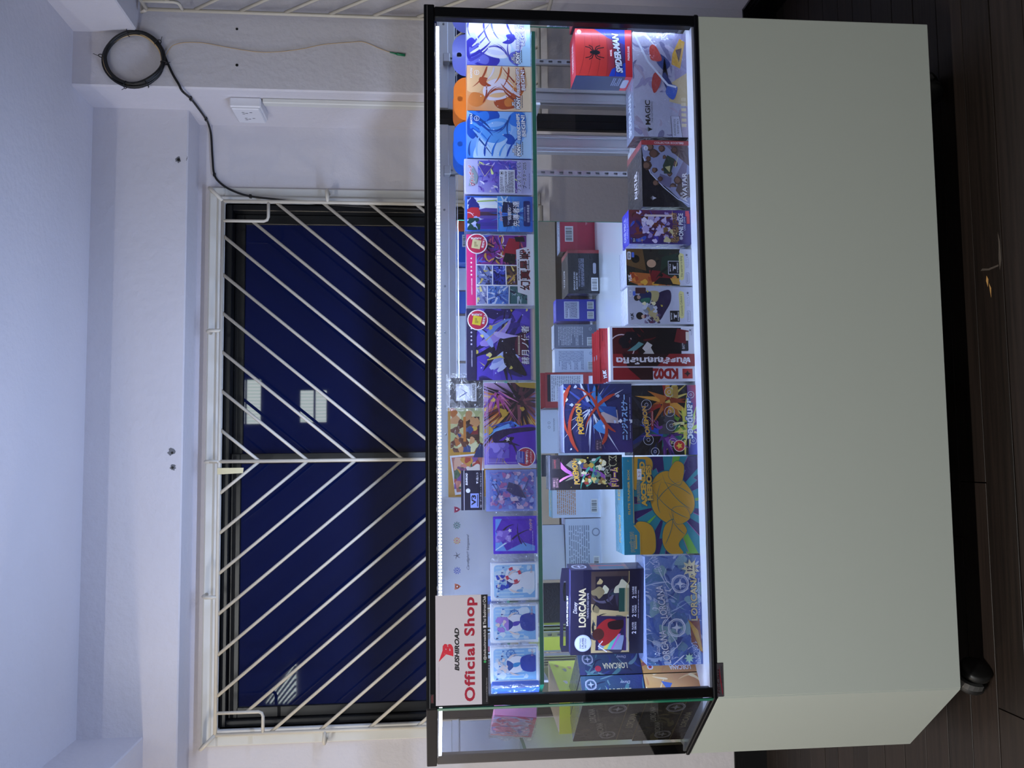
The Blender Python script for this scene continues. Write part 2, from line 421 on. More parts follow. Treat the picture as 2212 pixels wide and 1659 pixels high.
struct('trim_2', 'plaster', lambda b: b.bbox(XRB, XR+.13, YF-.012, YC+.02, 2.0, ZC+.05, .004), 'white plaster beam along the right wall')
struct('trim_3', 'plaster', lambda b: b.bbox(XLB-.22, XLB, YF-.012, YR+.02, 1.995, ZC+.05, .004), 'white plaster beam along the left wall')
RY0, RY1, RZ0, RZ1 = .60, .93, .8, 1.93
def _wr(b):
    b.box(XR, XR+.12, YF, RY0, -.02, ZC); b.box(XR, XR+.12, RY1, YR, -.02, ZC)
    b.box(XR, XR+.12, RY0, RY1, -.02, RZ0); b.box(XR, XR+.12, RY0, RY1, RZ1, ZC)
struct('wall_right', 'plaster', _wr, 'white plaster right wall of the bay')
struct('wall_left', 'plaster', lambda b: b.box(XL-.12, XL, YF, YR, -.02, ZC), 'white plaster left wall of the bay')
struct('ceiling', 'plaster', lambda b: b.box(XL-.1, XR+.11, YF-.004, YR+.1, ZC, ZC+.12), 'white plaster ceiling of the bay')
# main room behind the photographer
MX0, MX1, MY0, MY1, MZ = -2.6, 3.9, -4.9, YF, 3.5
def _wf(b):
    b.box(XR+.12, MX1, MY1, MY1+.12, -.02, MZ)
    b.box(XL-.12, XR+.12, MY1, MY1+.12, ZC+.1, MZ)
struct('wall_front', 'plaster', _wf)
struct('wall_west', 'plaster', lambda b: b.box(MX0-.1, MX0, MY0, MY1+.12, -.02, MZ))
struct('wall_east', 'plaster', lambda b: b.box(MX1, MX1+.1, MY0, MY1+.12, -.02, MZ))
struct('wall_rear', 'plaster', lambda b: b.box(MX0-.1, MX1+.1, MY0-.1, MY0, -.02, MZ))
struct('ceiling_main', 'plaster', lambda b: b.box(MX0-.1, MX1+.1, MY0-.1, MY1+.12, MZ, MZ+.1))
fl = struct('floor', 'dark_wood', lambda b: b.box(MX0-.1, MX1+.1, MY0-.1, YR+.1, -.08, -.012), 'dark brown wooden plank floor')
rnd = random.Random(5)
y = -1.25; row = 0; widths = []
while y < YR-.005:
    wd = rnd.choice((.082, .09, .09, .096)); x = -2.2-rnd.uniform(0, 1.2)
    while x < 3.4:
        ln = rnd.uniform(1.1, 2.3); h = rnd.uniform(-.0006, .0006)
        o = simple('plank', 'dark_wood', fl, lambda b: b.bbox(x+.0012, x+ln-.0012, y+.0013, min(y+wd, YR)-.0013, -.012, h, .0005))
        x += ln
    y += wd; row += 1
# worn patch and scratch in the floor by the counter
def chip(b):
    for pts in ([(2131, 595), (2135, 603), (2134, 620), (2130, 607)], [(2136, 611), (2141, 622), (2141, 644), (2139, 632)]):
        q = []
        for px, py in pts:
            d = _f + _r*((1659-py-829.5)/F_PX) + _u*((1106-px)/F_PX); p = CAM+d*((.0012-CAM.z)/d.z); q.append(p)
        b.face(q)
simple('bare_wood_chip', mat('chip_wood', '#b98a4e', .8), fl, chip)
def scuff(b):
    for pts in ([(2155, 500), (2160, 520), (2163, 560), (2160, 584), (2157, 560), (2157, 530)], [(2122, 580), (2135, 580), (2157, 571), (2157, 575), (2136, 584), (2118, 585)]):
        q = []
        for px, py in pts:
            d = _f + _r*((1659-py-829.5)/F_PX) + _u*((1106-px)/F_PX); q.append(CAM+d*((.0012-CAM.z)/d.z))
        b.face(q)
simple('scuff', mat('scuff_grey', '#4a4038', .8), fl, scuff)
# baseboards
def base(name, x0, x1, y0, y1, ax):
    def f(b):
        b.box(x0, x1, y0, y1, 0, .085)
        if ax == 'y': b.box(x0, x1, y0+.004, y1, .085, .095); b.box(x0, x1, y0+.008, y1, .095, .108)
        else: b.box(x0+.004, x1, y0, y1, .085, .095); b.box(x0+.008, x1, y0, y1, .095, .108)
    struct(name, 'baseboard', f, 'black moulded baseboard')
base('baseboard_back', XL, XC, YR-.016, YR, 'y')
base('baseboard_corner', XC, XR, YC-.016, YC, 'y')
base('baseboard_right', XR-.016, XR, YF, YC, 'x')
# marks and holes on the plaster
def disc(b, c, r, nrm, n=10, jag=0, seed=0):
    r_ = random.Random(seed); a = Vector((0, 0, 1)); u = nrm.cross(a).normalized(); v = u.cross(nrm)
    b.face([c+nrm*.0012+u*(r*(1+jag*r_.uniform(-.5, .5))*math.cos(6.283*k/n))+v*(r*(1+jag*r_.uniform(-.5, .5))*math.sin(6.283*k/n)) for k in range(n)][::-1])
wb = bpy.data.objects['trim_1']
def holes(b):
    n = Vector((0, -1, 0))
    for px, py, r in ((372, 978, .004), (373, 1010, .004), (386, 345, .005), (404, 343, .0015), (403, 346, .0012), (405, 340, .0012)):
        disc(b, at(px, py, YB), r, n)
simple('screw_hole', 'black_plastic', wb, holes)
def patch(b):
    n = Vector((0, -1, 0))
    for px, py, r, sd in ((371, 976, .013, 1), (385, 345, .010, 2), (374, 1010, .010, 3), (388, 972, .008, 4)): disc(b, at(px, py, YB), r, n, 14, .7, sd)
simple('chipped_patch', 'pvc_patch', wb, lambda b: [disc(b, at(px, py, YB)+Vector((0, .0006, 0)), r, Vector((0, -1, 0)), 14, .7, sd) for px, py, r, sd in ((371, 976, .012, 1), (385, 345, .009, 2), (374, 1010, .009, 3))])
simple('screw_hole', 'black_plastic', bpy.data.objects['wall_corner'], lambda b: [disc(b, at(px, py, YC), r, Vector((0, -1, 0))) for px, py, r in ((512, 63, .004), (512, 141, .0045))])

# ------------------------------------------------------------------ the barred window
def window(name, x0, x1, z0, z1, yw, label):
    def casing(b):
        t = .05
        for a in ((x0-t, x1+t, z1, z1+t), (x0-t, x1+t, z0-t, z0), (x0-t, x0, z0, z1), (x1, x1+t, z0, z1)):
            b.bbox(a[0], a[1], yw-.012, yw+.03, a[2], a[3], .003)
        t2 = .018
        for a in ((x0-t2, x1+t2, z1-.004, z1+t2), (x0-t2, x0+.004, z0, z1), (x1-.004, x1+t2, z0, z1), (x0-t2, x1+t2, z0-t2, z0+.004)):
            b.bbox(a[0], a[1], yw-.022, yw-.008, a[2], a[3], .003)
    c = struct(name, 'paint_white', casing, label)
    def fr(b):
        t = .022
        for a in ((x0, x1, z1-t, z1), (x0, x1, z0, z0+t), (x0, x0+t, z0+t, z1-t), (x1-t, x1, z0+t, z1-t)): b.bbox(a[0], a[1], yw+.012, yw+.1, a[2], a[3], .002)
    simple('window_frame', 'sash_black', c, fr)
    xm = (x0+x1)/2
    for a, b_, yy in ((x0+.022, xm+.02, yw+.035), (xm-.02, x1-.022, yw+.06)):
        def sash(b):
            t = .034
            for q in ((a, b_, z1-.022-t, z1-.022), (a, b_, z0+.022, z0+.022+t), (a, a+t, z0+.05, z1-.05), (b_-t, b_, z0+.05, z1-.05)):
                b.bbox(q[0], q[1], yy, yy+.022, q[2], q[3], .002)
        s = simple('sash', 'sash_black', c, sash)
        simple('pane', 'tinted_pane', s, lambda b: b.box(a+.03, b_-.03, yy+.009, yy+.013, z0+.05, z1-.05))
    return c
window('window_1', WX0, WX1, WZ0, WZ1, YR, 'dark tinted sliding window in white casing behind the counter')
# window in the right wall, seen only at its near edge
def w2(b):
    t = .045
    for a in ((RY0-t, RY1+t, RZ1, RZ1+t), (RY0-t, RY1+t, RZ0-t, RZ0), (RY0-t, RY0, RZ0, RZ1), (RY1, RY1+t, RZ0, RZ1)): b.bbox(XR-.012, XR+.03, a[0], a[1], a[2], a[3], .003)
c2 = struct('window_2', 'paint_white', w2, 'dark window in the right wall')
simple('pane', 'tinted_pane', c2, lambda b: b.box(XR+.05, XR+.055, RY0, RY1, RZ0, RZ1))

def grille(label, xc, half, zt, zb_, M, cs, th=math.atan(.826), corner=(.066, .146), pegs=(), ends=()):
    """bars in the local plane x,z (y towards the wall); M places it"""
    root = empty('window_grille'); tag(root, label, 'window grille', 'white window grilles'); root.matrix_world = M
    r = .0052
    def bar(p, q, rr=r, name='bar'):
        simple(name, 'bar_white', root, lambda b: b.tube([p, q], rr, 8))
    x0, x1 = xc-half, xc+half
    for n, p, q in (('frame_bar', (x0, 0, zt), (x1, 0, zt)), ('frame_bar', (x0, 0, zb_), (x1, 0, zb_)), ('frame_bar', (x0, 0, zb_), (x0, 0, zt)), ('frame_bar', (x1, 0, zb_), (x1, 0, zt)), ('centre_bar', (xc, 0, zb_), (xc, 0, zt+.03))):
        bar(p, q, .0058, n)
    tn = math.tan(th)
    for sg in (1, -1):
        for c in cs:                       # |x-xc| + tn*(zt-z) = c
            zs = zt; xs = c
            if xs > half: xs = half; zs = zt-(c-half)/tn
            # start at the corner bracket when inside it
            if xs > half-corner[0]*.999 and zs > zt-corner[1]:
                pass
            ze = zt-c/tn; xe = 0
            if ze < zb_: ze = zb_; xe = c-tn*(zt-zb_)
            if zs-ze > .01:
                if abs(xs-half) < 1e-6 and zs > zt-corner[1] and c-half < tn*corner[1]:
                    xs = half-corner[0]; zs = zt-(c-xs)/tn
                bar((xc+sg*xs, .004, zs), (xc+sg*xe, .004, ze))
        cx, cz = corner; e = xc+sg*half
        pts = [(e, 0, zt-cz), (e-sg*(cx-.014), 0, zt-cz), (e-sg*(cx-.004), 0, zt-cz+.004), (e-sg*cx, 0, zt-cz+.014), (e-sg*cx, 0, zt)]
        simple('corner_bar', 'bar_white', root, lambda b: b.tube(pts, r, 8))
    for a in pegs: simple('wall_peg', 'bar_white', root, lambda b: b.tube(a, .006, 8))
    return root
YG = 1.225
gtr, gtl, gc = at(483, 434, YG), at(463, 1588, YG), at(476, 997, YG)
gx = (gtr.x+gtl.x)/2; gh = (gtr.x-gtl.x)/2; gz = (gtr.z+gtl.z)/2
s_ = .1265
cs = [s_*(k+.82) for k in range(0, 16)]
dY = YR-YG
def peg(x, z, dx, dz): return [(x, 0, z), (x+dx*.8, 0, z+dz*.8), (x+dx, dY*.25, z+dz), (x+dx, dY, z+dz)]
pg = []
for py in (714, 997, 1290): pg.append(peg(at(470, py, YG).x, gz, 0, .047))
for pxx in (708,): 
    zz = at(pxx, 437, YG).z; pg += [peg(gx+gh, zz, .047, .004), peg(gx-gh, zz, -.045, .004)]
pg += [peg(gx+gh, gz, .048, .048), peg(gx-gh, gz, -.048, .048), peg(gx+gh, .76, .048, -.0), peg(gx-gh, .76, -.048, 0)]
grille('white painted steel grille of chevron bars over the window behind the counter', gx, gh, gz, .745, Matrix.Translation((0, YG, 0)), cs, pegs=pg)
# grille on the right wall: plane X = const; local x -> -Y so that its far edge meets the column
g2 = at(317, 18, .955); g2b = at(914, 42, .955)
gX = (g2.x+g2b.x)/2; cy = .955-.17
grille('white painted steel grille on the right wall window, cut off by the picture edge', 0, .17, g2.z, .76,
       Matrix.Translation((gX, cy, 0)) @ Matrix.Rotation(-math.pi/2, 4, 'Z'), [.11*(k+.6) for k in range(0, 14)], corner=(.05, .105),
       pegs=[[(-.17, 0, g2.z), (-.19, 0, g2.z+.02), (-.19, .08, g2.z+.02)]])
# masking tape folded over the top bar
tp = empty('masking_tape', at(470, 1018, YG)); tag(tp, 'strip of beige masking tape on the grille left of its centre bar', 'tape')
def tape(b):
    a = at(472, 1011, YG); q = at(526, 1024, YG); o = tp.location
    n = 6; z0 = a.z+.002; z1 = q.z; x0 = q.x; x1 = a.x
    for k in range(n):
        za = z0+(z1-z0)*k/n; zb2 = z0+(z1-z0)*(k+1)/n; f = lambda t: -.0075-.004*math.sin(t*3)
        ya, yb = f(k/n), f((k+1)/n)
        b.face([Vector((x0+.003*k/n, YG+ya, za))-o, Vector((x0+.003*(k+1)/n, YG+yb, zb2))-o, Vector((x1, YG+yb, zb2-.002))-o, Vector((x1, YG+ya, za))-o])
    b.face([Vector((x0, YG-.0075, z0))-o, Vector((x1, YG-.0075, z0))-o, Vector((x1, YG+.0075, z0+.001))-o, Vector((x0, YG+.0075, z0+.001))-o])
    b.face([Vector((x0, YG+.0075, z0))-o, Vector((x1, YG+.0075, z0))-o, Vector((x1, YG+.0085, z0-.02))-o, Vector((x0, YG+.0085, z0-.02))-o])
simple('tape_strip', 'tape', tp, tape)

# ------------------------------------------------------------------ socket, trunking, cables
s0 = atx(508, 226, XC); 
so = empty('wall_socket', (XC, 1.115, s0.z-.03)); tag(so, 'white double power socket on the column side', 'socket')
sz1, sz0 = atx(505, 226, XC).z-so.location.z, atx(571, 226, XC).z-so.location.z
simple('back_box', 'socket_white', so, lambda b: b.bbox(-.032, 0, -.062, .062, sz0, sz1, .004))
fp = simple('face_plate', 'socket_white', so, lambda b: b.bbox(-.038, -.030, -.058, .058, sz0+.005, sz1-.005, .003))
zm_ = (sz0+sz1)/2
for yy in (-.026, .022):
    def pins(b):
        for dy, dz in ((-.006, .012), (.006, .012), (0, .002), (-.006, -.012)): b.box(-.0385, -.0375, yy+dy-.0012, yy+dy+.0012, zm_+dz-.004, zm_+dz+.004)
    simple('socket_hole', 'black_plastic', fp, pins)
tr = simple('cable_trunking', 'paint_white', None, lambda b: b.bbox(XC-.016, XC, 1.055, 1.085, .1, so.location.z+sz0-.004, .003))
tag(tr, 'white cable trunking running down from the wall socket', 'trunking')
ct = at(289, 128, YC-.012)
coil = empty('cable_coil', ct); tag(coil, 'coil of black and tan cable tied and hung on the corner column', 'cable')
rr0 = (at(222, 128, YC).z-at(356, 128, YC).z)/2
rn = random.Random(8)
for k in range(9):
    R0 = rr0*rn.uniform(.90, 1.02); ph = rn.uniform(0, 6); yo = rn.uniform(-.008, .006); ox, oz = rn.uniform(-.004, .004), rn.uniform(-.004, .004)
    tan = k in (3, 7)
    pts = [(ox+R0*(.92+.035*math.cos(2*t+ph*.2))*math.cos(t), yo+.003*math.sin(3*t+ph), oz+R0*(1+.02*math.sin(3*t+ph))*math.sin(t)) for t in [6.2832*i/48 for i in range(48)]]
    simple('tan_strand' if tan else 'black_strand', 'fibre' if tan else 'cable_black', coil, lambda b: b.tube(pts, .0016 if tan else .0042, 6, closed=True))
for an in (0.2, 1.5, 2.9, 3.6, 4.6, 5.4):
    c_ = Vector((rr0*.92*math.cos(an), -.002, rr0*math.sin(an))); t_ = Vector((math.cos(an), 0, math.sin(an)))
    pts = [c_+t_*(.011*math.cos(q))+Vector((0, 1, 0))*(.013*math.sin(q)) for q in [6.2832*i/12 for i in range(12)]]
    simple('cable_tie', 'black_plastic', coil, lambda b: (b.tube(pts, .0014, 5, closed=True), b.tube([c_+t_*.011, c_+t_*.022+Vector((.004, -.004, .004))], .0009, 5)))
def smooth(pts, n=6):
    P = [Vector(p) for p in pts]; out = []
    for i in range(len(P)-1):
        a, b, c, d = P[max(i-1, 0)], P[i], P[i+1], P[min(i+2, len(P)-1)]
        for k in range(n):
            t = k/n; out.append(.5*((2*b)+(c-a)*t+(2*a-5*b+4*c-d)*t*t+(3*b-a-3*c+d)*t**3))
    out.append(P[-1]); return out
e = .007
cp = [at(356, 122, YC-e), at(372, 158, YC-e), at(386, 182, YC-e), at(394, 194, YC-e*.9)+Vector((-.004, 0, 0)), atx(412, 213, XC-e), atx(428, 233, XC-e), atx(445, 257, XC-e), atx(451, 270, XC-e*1.2), at(456, 292, YR-e), at(459, 340, YR-e), at(463, 377, YR-e), at(478, 397, YR-e), at(505, 413, YR-.020), at(541, 424, YR-.029), at(590, 430, YR-.030), at(650, 437, YR-.030), at(790, 447, YR-.030), at(900, 452, YR-.028), at(1150, 458, YR-.028)]
cb = simple('black_cable', 'cable_black', None, lambda b: b.tube(smooth(cp), .0036, 8)); tag(cb, 'black cable running from the coil down to the window grille', 'cable')
for i in (4, 6, 10, 13): simple('cable_clip', 'black_plastic', cb, lambda b: b.bbox(cp[i].x-.006, cp[i].x+.006, cp[i].y-.005, cp[i].y+.007, cp[i].z-.004, cp[i].z+.004, .001))
ff = [at(p[0], p[1], YC-.004) for p in ((358, 120), (366, 106), (376, 97), (400, 92), (440, 93), (495, 103), (555, 112), (600, 112), (650, 106), (700, 96), (750, 92), (780, 90), (800, 96), (820, 105), (842, 113))]
fb = simple('fibre_cable', 'fibre', None, lambda b: b.tube(smooth(ff), .0011, 6)); tag(fb, 'thin tan fibre cable with a green plug hanging on the corner column', 'cable')
g0, g1, g2_ = at(842, 113, YC-.005), at(856, 116, YC-.005), at(875, 119, YC-.005)
simple('green_plug', 'green_plastic', fb, lambda b: (b.tube([g0, g1], [.0016, .003], 8), b.tube([g1, g1.lerp(g2_, .1), g2_], [.003, .0048, .0048], 4)))

# ------------------------------------------------------------------ rear of the room: added lights and what the tinted window mirrors
MIRY = 2*(YR+.047)-MY0
def mirrored(px, py): p = at(px, py, MIRY); return p.x, p.z
def curtain_mat():
    m = bpy.data.materials.new('lit_curtain'); m.use_nodes = True; nt = m.node_tree; nt.nodes.clear()
    tc = nt.nodes.new('ShaderNodeTexCoord'); wv = nt.nodes.new('ShaderNodeTexWave'); wv.inputs['Scale'].default_value = 9; wv.inputs['Distortion'].default_value = .6
    cr = nt.nodes.new('ShaderNodeValToRGB'); cr.color_ramp.elements[0].color = (.62, .78, .72, 1); cr.color_ramp.elements[1].color = (.95, 1, .98, 1)
    e_ = nt.nodes.new('ShaderNodeEmission'); e_.inputs[1].default_value = WIN_E; o = nt.nodes.new('ShaderNodeOutputMaterial')
    nt.links.new(tc.outputs['Object'], wv.inputs['Vector']); nt.links.new(wv.outputs['Fac'], cr.inputs[0]); nt.links.new(cr.outputs[0], e_.inputs[0]); nt.links.new(e_.outputs[0], o.inputs[0])
    MATS['lit_curtain'] = m
curtain_mat()
for i, (a, b_) in enumerate((((490, 916), (563, 820)), ((648, 912), (705, 843)))):
    x0, z1 = mirrored(*a); x1, z0 = mirrored(*b_)
    def fr(b):
        t = .03
        for q in ((x0-t, x1+t, z1, z1+t), (x0-t, x1+t, z0-t, z0), (x0-t, x0, z0, z1), (x1, x1+t, z0, z1), (x0, x1, z0+(z1-z0)*.42, z0+(z1-z0)*.42+.02)): b.box(q[0], q[1], MY0-.01, MY0+.03, q[2], q[3])
    wn = struct('window_%d' % (i+3), 'paint_white', fr, 'curtained window in the rear wall')
    simple('curtain', 'lit_curtain', wn, lambda b: b.box(x0, x1, MY0, MY0+.01, z0, z1))
lat = [mirrored(*p) for p in ((575, 1518), (640, 1430), (640, 1500), (622, 1518))]
lw = struct('window_5', 'lit_curtain', lambda b: b.face([(x, MY0+.012, z) for x, z in lat]), 'slanted lattice opening in the rear wall')
def latbars(b):
    for k in range(5):
        t = (k+.5)/5
        p = Vector((lat[0][0]*(1-t)+lat[3][0]*t, 0, lat[0][1]*(1-t)+lat[3][1]*t)); q = Vector((lat[1][0]*(1-t)+lat[2][0]*t, 0, lat[1][1]*(1-t)+lat[2][1]*t))
        b.tube([(p.x, MY0+.03, p.z), (q.x, MY0+.03, q.z)], .012, 5)
simple('lattice_bar', 'pvc_patch', lw, latbars)
# added broad daylight window in the unseen west wall to light the room
def wwin(b):
    for q in ((-3.3, -.75, 2.5, 2.56), (-3.3, -.75, .84, .9), (-3.3, -3.24, .9, 2.5), (-.81, -.75, .9, 2.5), (-2.06, -2.0, .9, 2.5)): b.box(MX0, MX0+.05, q[0], q[1], q[2], q[3])
ww = struct('window_6', 'paint_white', wwin, 'added daylit window in the unseen west wall')
for y0 in (-3.24, -2.0): simple('pane', MATS.get('daylight') or emit('daylight', (.86, .94, 1), DAY_E), ww, lambda b: b.box(MX0+.005, MX0+.012, y0, y0+1.19, .9, 2.5))
# added unseen tube lamp in the main room, brightens counter and walls
def added_tube_lamp(x, y_, z, ln, label):
    r_ = empty('added_tube_lamp', (x, y_, z)); tag(r_, label, 'lamp', 'added tube lamps')
    simple('housing', 'paint_white', r_, lambda b: b.bbox(-ln/2, ln/2, -.04, .04, -.05, 0, .004))
    for sx in (-.4, .4): simple('cord', 'cable_black', r_, lambda b: b.tube([(sx*ln, 0, 0), (sx*ln, 0, MZ-z)], .003, 6))
    simple('tube', emit('tube_light', TUBE_COL, 4), r_, lambda b: b.tube([(-ln/2+.02, 0, -.075), (ln/2-.02, 0, -.075)], .014, 10))
    L = bpy.data.lights.new('tube_glow', 'AREA'); L.shape = 'RECTANGLE'; L.size = ln; L.size_y = .05; L.energy = TUBE_W; L.color = TUBE_COL
    lo = bpy.data.objects.new('tube_glow', L); COL.objects.link(lo); lo.parent = r_; lo.location = (0, 0, -.1)
added_tube_lamp(-.6, -1.6, 2.55, 1.2, 'added fluorescent tube lamp hanging unseen in the main room')
wl = empty('added_bulb_lamp', (-1.9, .2, 2.0)); tag(wl, 'added warm bulb hanging unseen at the left of the main room', 'lamp')  # added unseen bulb, warms the counter's side and the left wall
simple('bulb', emit('warm_bulb', (1, .78, .5), 6), wl, lambda b: b.lathe([(.004, .05), (.02, .04), (.034, .01), (.034, -.015), (.02, -.035), (.003, -.042)], seg=16))
simple('cord', 'cable_black', wl, lambda b: b.tube([(0, 0, .05), (0, 0, 1.5)], .004, 6))
L = bpy.data.lights.new('bulb_glow', 'POINT'); L.energy = WARM_W; L.color = (1, .88, .70); L.shadow_soft_size = .05
lo = bpy.data.objects.new('bulb_glow', L); COL.objects.link(lo); lo.parent = wl; lo.location = (0, 0, -.1)

# ------------------------------------------------------------------ the counter
W, ZBOT, ZMID, ZTOP, D = 1.35, .09, .580, 1.133, .60
KX, KY = .168, .199
DECK = .5925
SHELF = .917
plan = [(0, 0), (W, 0), (W, D), (-KX, D), (-KX, KY)]
cn = empty('showcase_counter', (0, 0, 0)); tag(cn, 'glass display counter with a grey laminate base and black edges on casters', 'display counter')
T = .018
def panel(name, p, q, z0, z1, m='laminate', t=T, inset=True, parent=cn, ext=0):
    """upright board from p to q in plan, thickness to the left of p->q"""
    p, q = Vector(p), Vector(q); d_ = (q-p).normalized(); n = Vector((-d_.y, d_.x)); L_ = (q-p).length
    M = Matrix(((d_.x, n.x, 0, p.x), (d_.y, n.y, 0, p.y), (0, 0, 1, 0), (0, 0, 0, 1)))
    b = MB(); b.bbox(-ext, L_+ext, 0, t, z0, z1, min(.0015, t/4)); b.v = [tuple(M @ Vector(v)) for v in b.v]
    return b.build(name, m, parent)
panel('front_panel', (0.0008, 0), (W, 0), ZBOT, ZMID)
panel('side_panel', (-KX, KY), (-.0008, .0006), ZBOT, ZMID)
panel('side_panel', (W, T), (W, D), ZBOT, ZMID)
panel('side_panel', (-KX, D), (-KX, KY+.004), ZBOT, ZMID)
panel('back_panel', (W-T, D), (-KX+T, D), ZBOT, ZMID)
simple('bottom_panel', 'laminate_edge', cn, lambda b: b.prism([(x*.98+.01, y*.96+.012) for x, y in plan], ZBOT, ZBOT+.015))
simple('deck', 'deck_white', cn, lambda b: b.prism([(.004, .006), (W-.006, .006), (W-.006, D-.01), (-KX+.006, D-.01), (-KX+.006, KY)], ZMID, DECK))
# black bead between base and glass
def bead(name, p, q, z0, z1, w_=.010, out=.002): return panel(name, Vector(p), Vector(q), z0, z1, 'frame_black', w_, ext=.001)
off = .0025
bead('base_bead', (0, -off), (W, -off), ZMID, ZMID+.008)
bead('base_bead', (-KX-off*.6, KY-off), (0, -off), ZMID, ZMID+.008)
bead('base_bead', (W+off, 0), (W+off, D), ZMID, ZMID+.008)
# black top rails
ZT0 = 1.1125
panel('top_rail', (0, -.003), (W+.003, -.003), ZT0, ZTOP, 'frame_black', .022)
panel('top_rail', (-KX-.002, KY-.003), (-.0005, -.0025), ZT0, ZTOP, 'frame_black', .020)
panel('top_rail', (W+.003, .02), (W+.003, D), ZT0, ZTOP, 'frame_black', .022)
panel('top_rail', (-KX, D), (-KX, KY), ZT0, ZTOP, 'frame_black', .022)
panel('top_rail', (W, D+.004), (-KX, D+.004), ZT0, ZT0+.006, 'frame_black', .02)
# thin light line where the rail cap meets the rail
simple('rail_seam', 'alu', cn, lambda b: b.box(.002, W, -.0036, -.003, 1.1262, 1.1268))
# corner posts
simple('corner_post', 'frame_black', cn, lambda b: b.bbox(.001, .019, .004, .020, ZMID+.006, ZT0, .002))
simple('corner_post', 'frame_black', cn, lambda b: b.bbox(W-.021, W+.0015, .001, .022, ZMID+.006, ZT0, .002))
simple('corner_post', 'frame_black', cn, lambda b: b.bbox(-KX-.001, -KX+.018, KY+.004, KY+.024, ZMID+.006, ZT0, .002))
simple('corner_post', 'frame_black', cn, lambda b: b.bbox(W-.022, W, D-.02, D, ZMID+.006, ZT0, .002))
simple('corner_post', 'frame_black', cn, lambda b: b.bbox(-KX, -KX+.02, D-.02, D, ZMID+.006, ZT0, .002))
# glass
def sheet(name, p, q, z0, z1, m='glass'):
    b = MB(); b.face([(p[0], p[1], z0), (q[0], q[1], z0), (q[0], q[1], z1), (p[0], p[1], z1)]); return b.build(name, m, cn)
sheet('front_glass', (0.001, .0015), (W, .0015), ZMID+.008, ZT0)
sheet('side_glass', (-KX, KY), (-.001, .001), ZMID+.008, ZT0)
sheet('side_glass', (W-.001, .02), (W-.001, D), ZMID+.008, ZT0)
sheet('side_glass', (-KX+.001, D), (-KX+.001, KY+.02), ZMID+.008, ZT0)
b = MB(); b.face([(0, .015, ZTOP-.006), (W-.015, .015, ZTOP-.006), (W-.015, D-.01, ZTOP-.006), (-KX+.015, D-.01, ZTOP-.006), (-KX+.015, KY, ZTOP-.006)]); b.build('top_glass', 'glass', cn)
simple('glass_edge', 'glass_edge', cn, lambda b: b.prism([(-.0062, .0072), (0, -.001), (.0008, .002), (-.004, .009)], ZMID+.008, ZT0))
# glass shelf
sp = [(.03, .028), (W-.03, .028), (W-.03, .44), (-KX+.03, .44), (-KX+.03, .27)]
sh = simple('shelf', 'shelf_glass', cn, lambda b: (b.face([(x, y_, SHELF) for x, y_ in sp])))
def shelf_edge(b):
    for i in range(len(sp)):
        p, q = sp[i], sp[(i+1) % len(sp)]; b.face([(*p, SHELF-.0075), (*q, SHELF-.0075), (*q, SHELF), (*p, SHELF)])
simple('shelf_edge', 'glass_edge', sh, shelf_edge)
# back: aluminium header, jambs, slotted uprights, mirrored sliding door
zr0, zr1 = at(986, 600, D-.03).z, at(946, 600, D-.03).z
hr = simple('back_header', 'alu', cn, lambda b: (b.bbox(-KX+.02, W-.022, D-.03, D-.004, zr0, zr1, .002), b.bbox(-KX+.02, W-.022, D-.036, D-.03, zr0+.018, zr1-.004, .002)))
for x in (.2, .52, .78, .9, 1.1): simple('rivet', 'screw', hr, lambda b: b.lathe([(.003, 0), (.003, .001), (.001, .002)], Matrix.Translation((x, D-.036, zr0+.03)) @ Matrix.Rotation(math.pi/2, 4, 'X'), 8))
jx1, jx0 = at(1200, 290, D-.03).x, at(1200, 328, D-.03).x
def jamb(b):
    b.bbox(jx0, jx1, D-.03, D-.004, DECK, zr0, .002); b.bbox(jx0+.008, jx0+.014, D-.036, D-.03, DECK, zr0, .001); b.bbox(jx1-.012, jx1-.004, D-.036, D-.03, DECK, zr0, .001)
simple('back_jamb', 'alu', cn, jamb)
mx0, mx1 = at(1180, 1408, D).x, at(1200, 479, D-.004).x
def jamb2(b):
    b.bbox(-KX+.022, mx0-.03, D-.03, D-.004, DECK, zr0, .002)
    for k in range(5): b.bbox(mx0-.03+.006*k, mx0-.026+.006*k, D-.034, D-.004, DECK, zr0, .001)
simple('back_jamb', 'alu', cn, jamb2)
md = simple('mirror_door', 'mirror', cn, lambda b: b.box(mx0, mx1, D-.004, D, DECK+.002, zr0+.004))
simple('door_edge', 'glass_edge', md, lambda b: b.box(mx1, mx1+.0015, D-.004, D, DECK+.002, zr0+.004))
for py in (372, 1372):
    ux = at(1150, py, D-.05).x
    def up(b):
        b.box(ux-.006, ux-.003, D-.05, D-.036, DECK, zr1-.02); b.box(ux+.003, ux+.006, D-.05, D-.036, DECK, zr1-.02); b.box(ux-.006, ux+.006, D-.039, D-.036, DECK, zr1-.02)
        z = DECK
        while z < zr1-.03: b.box(ux-.003, ux+.003, D-.05, D-.047, z, min(z+.014, zr1-.02)); z += .024
    u_ = simple('shelf_upright', 'alu', cn, up)
    simple('upright_cap', 'alu', u_, lambda b: b.bbox(ux-.012, ux+.012, D-.058, D-.034, zr1-.034, zr1-.016, .002))
    simple('shelf_bracket', 'alu', u_, lambda b: b.bbox(ux-.003, ux+.003, .10, D-.048, SHELF-.026, SHELF-.009, .001))
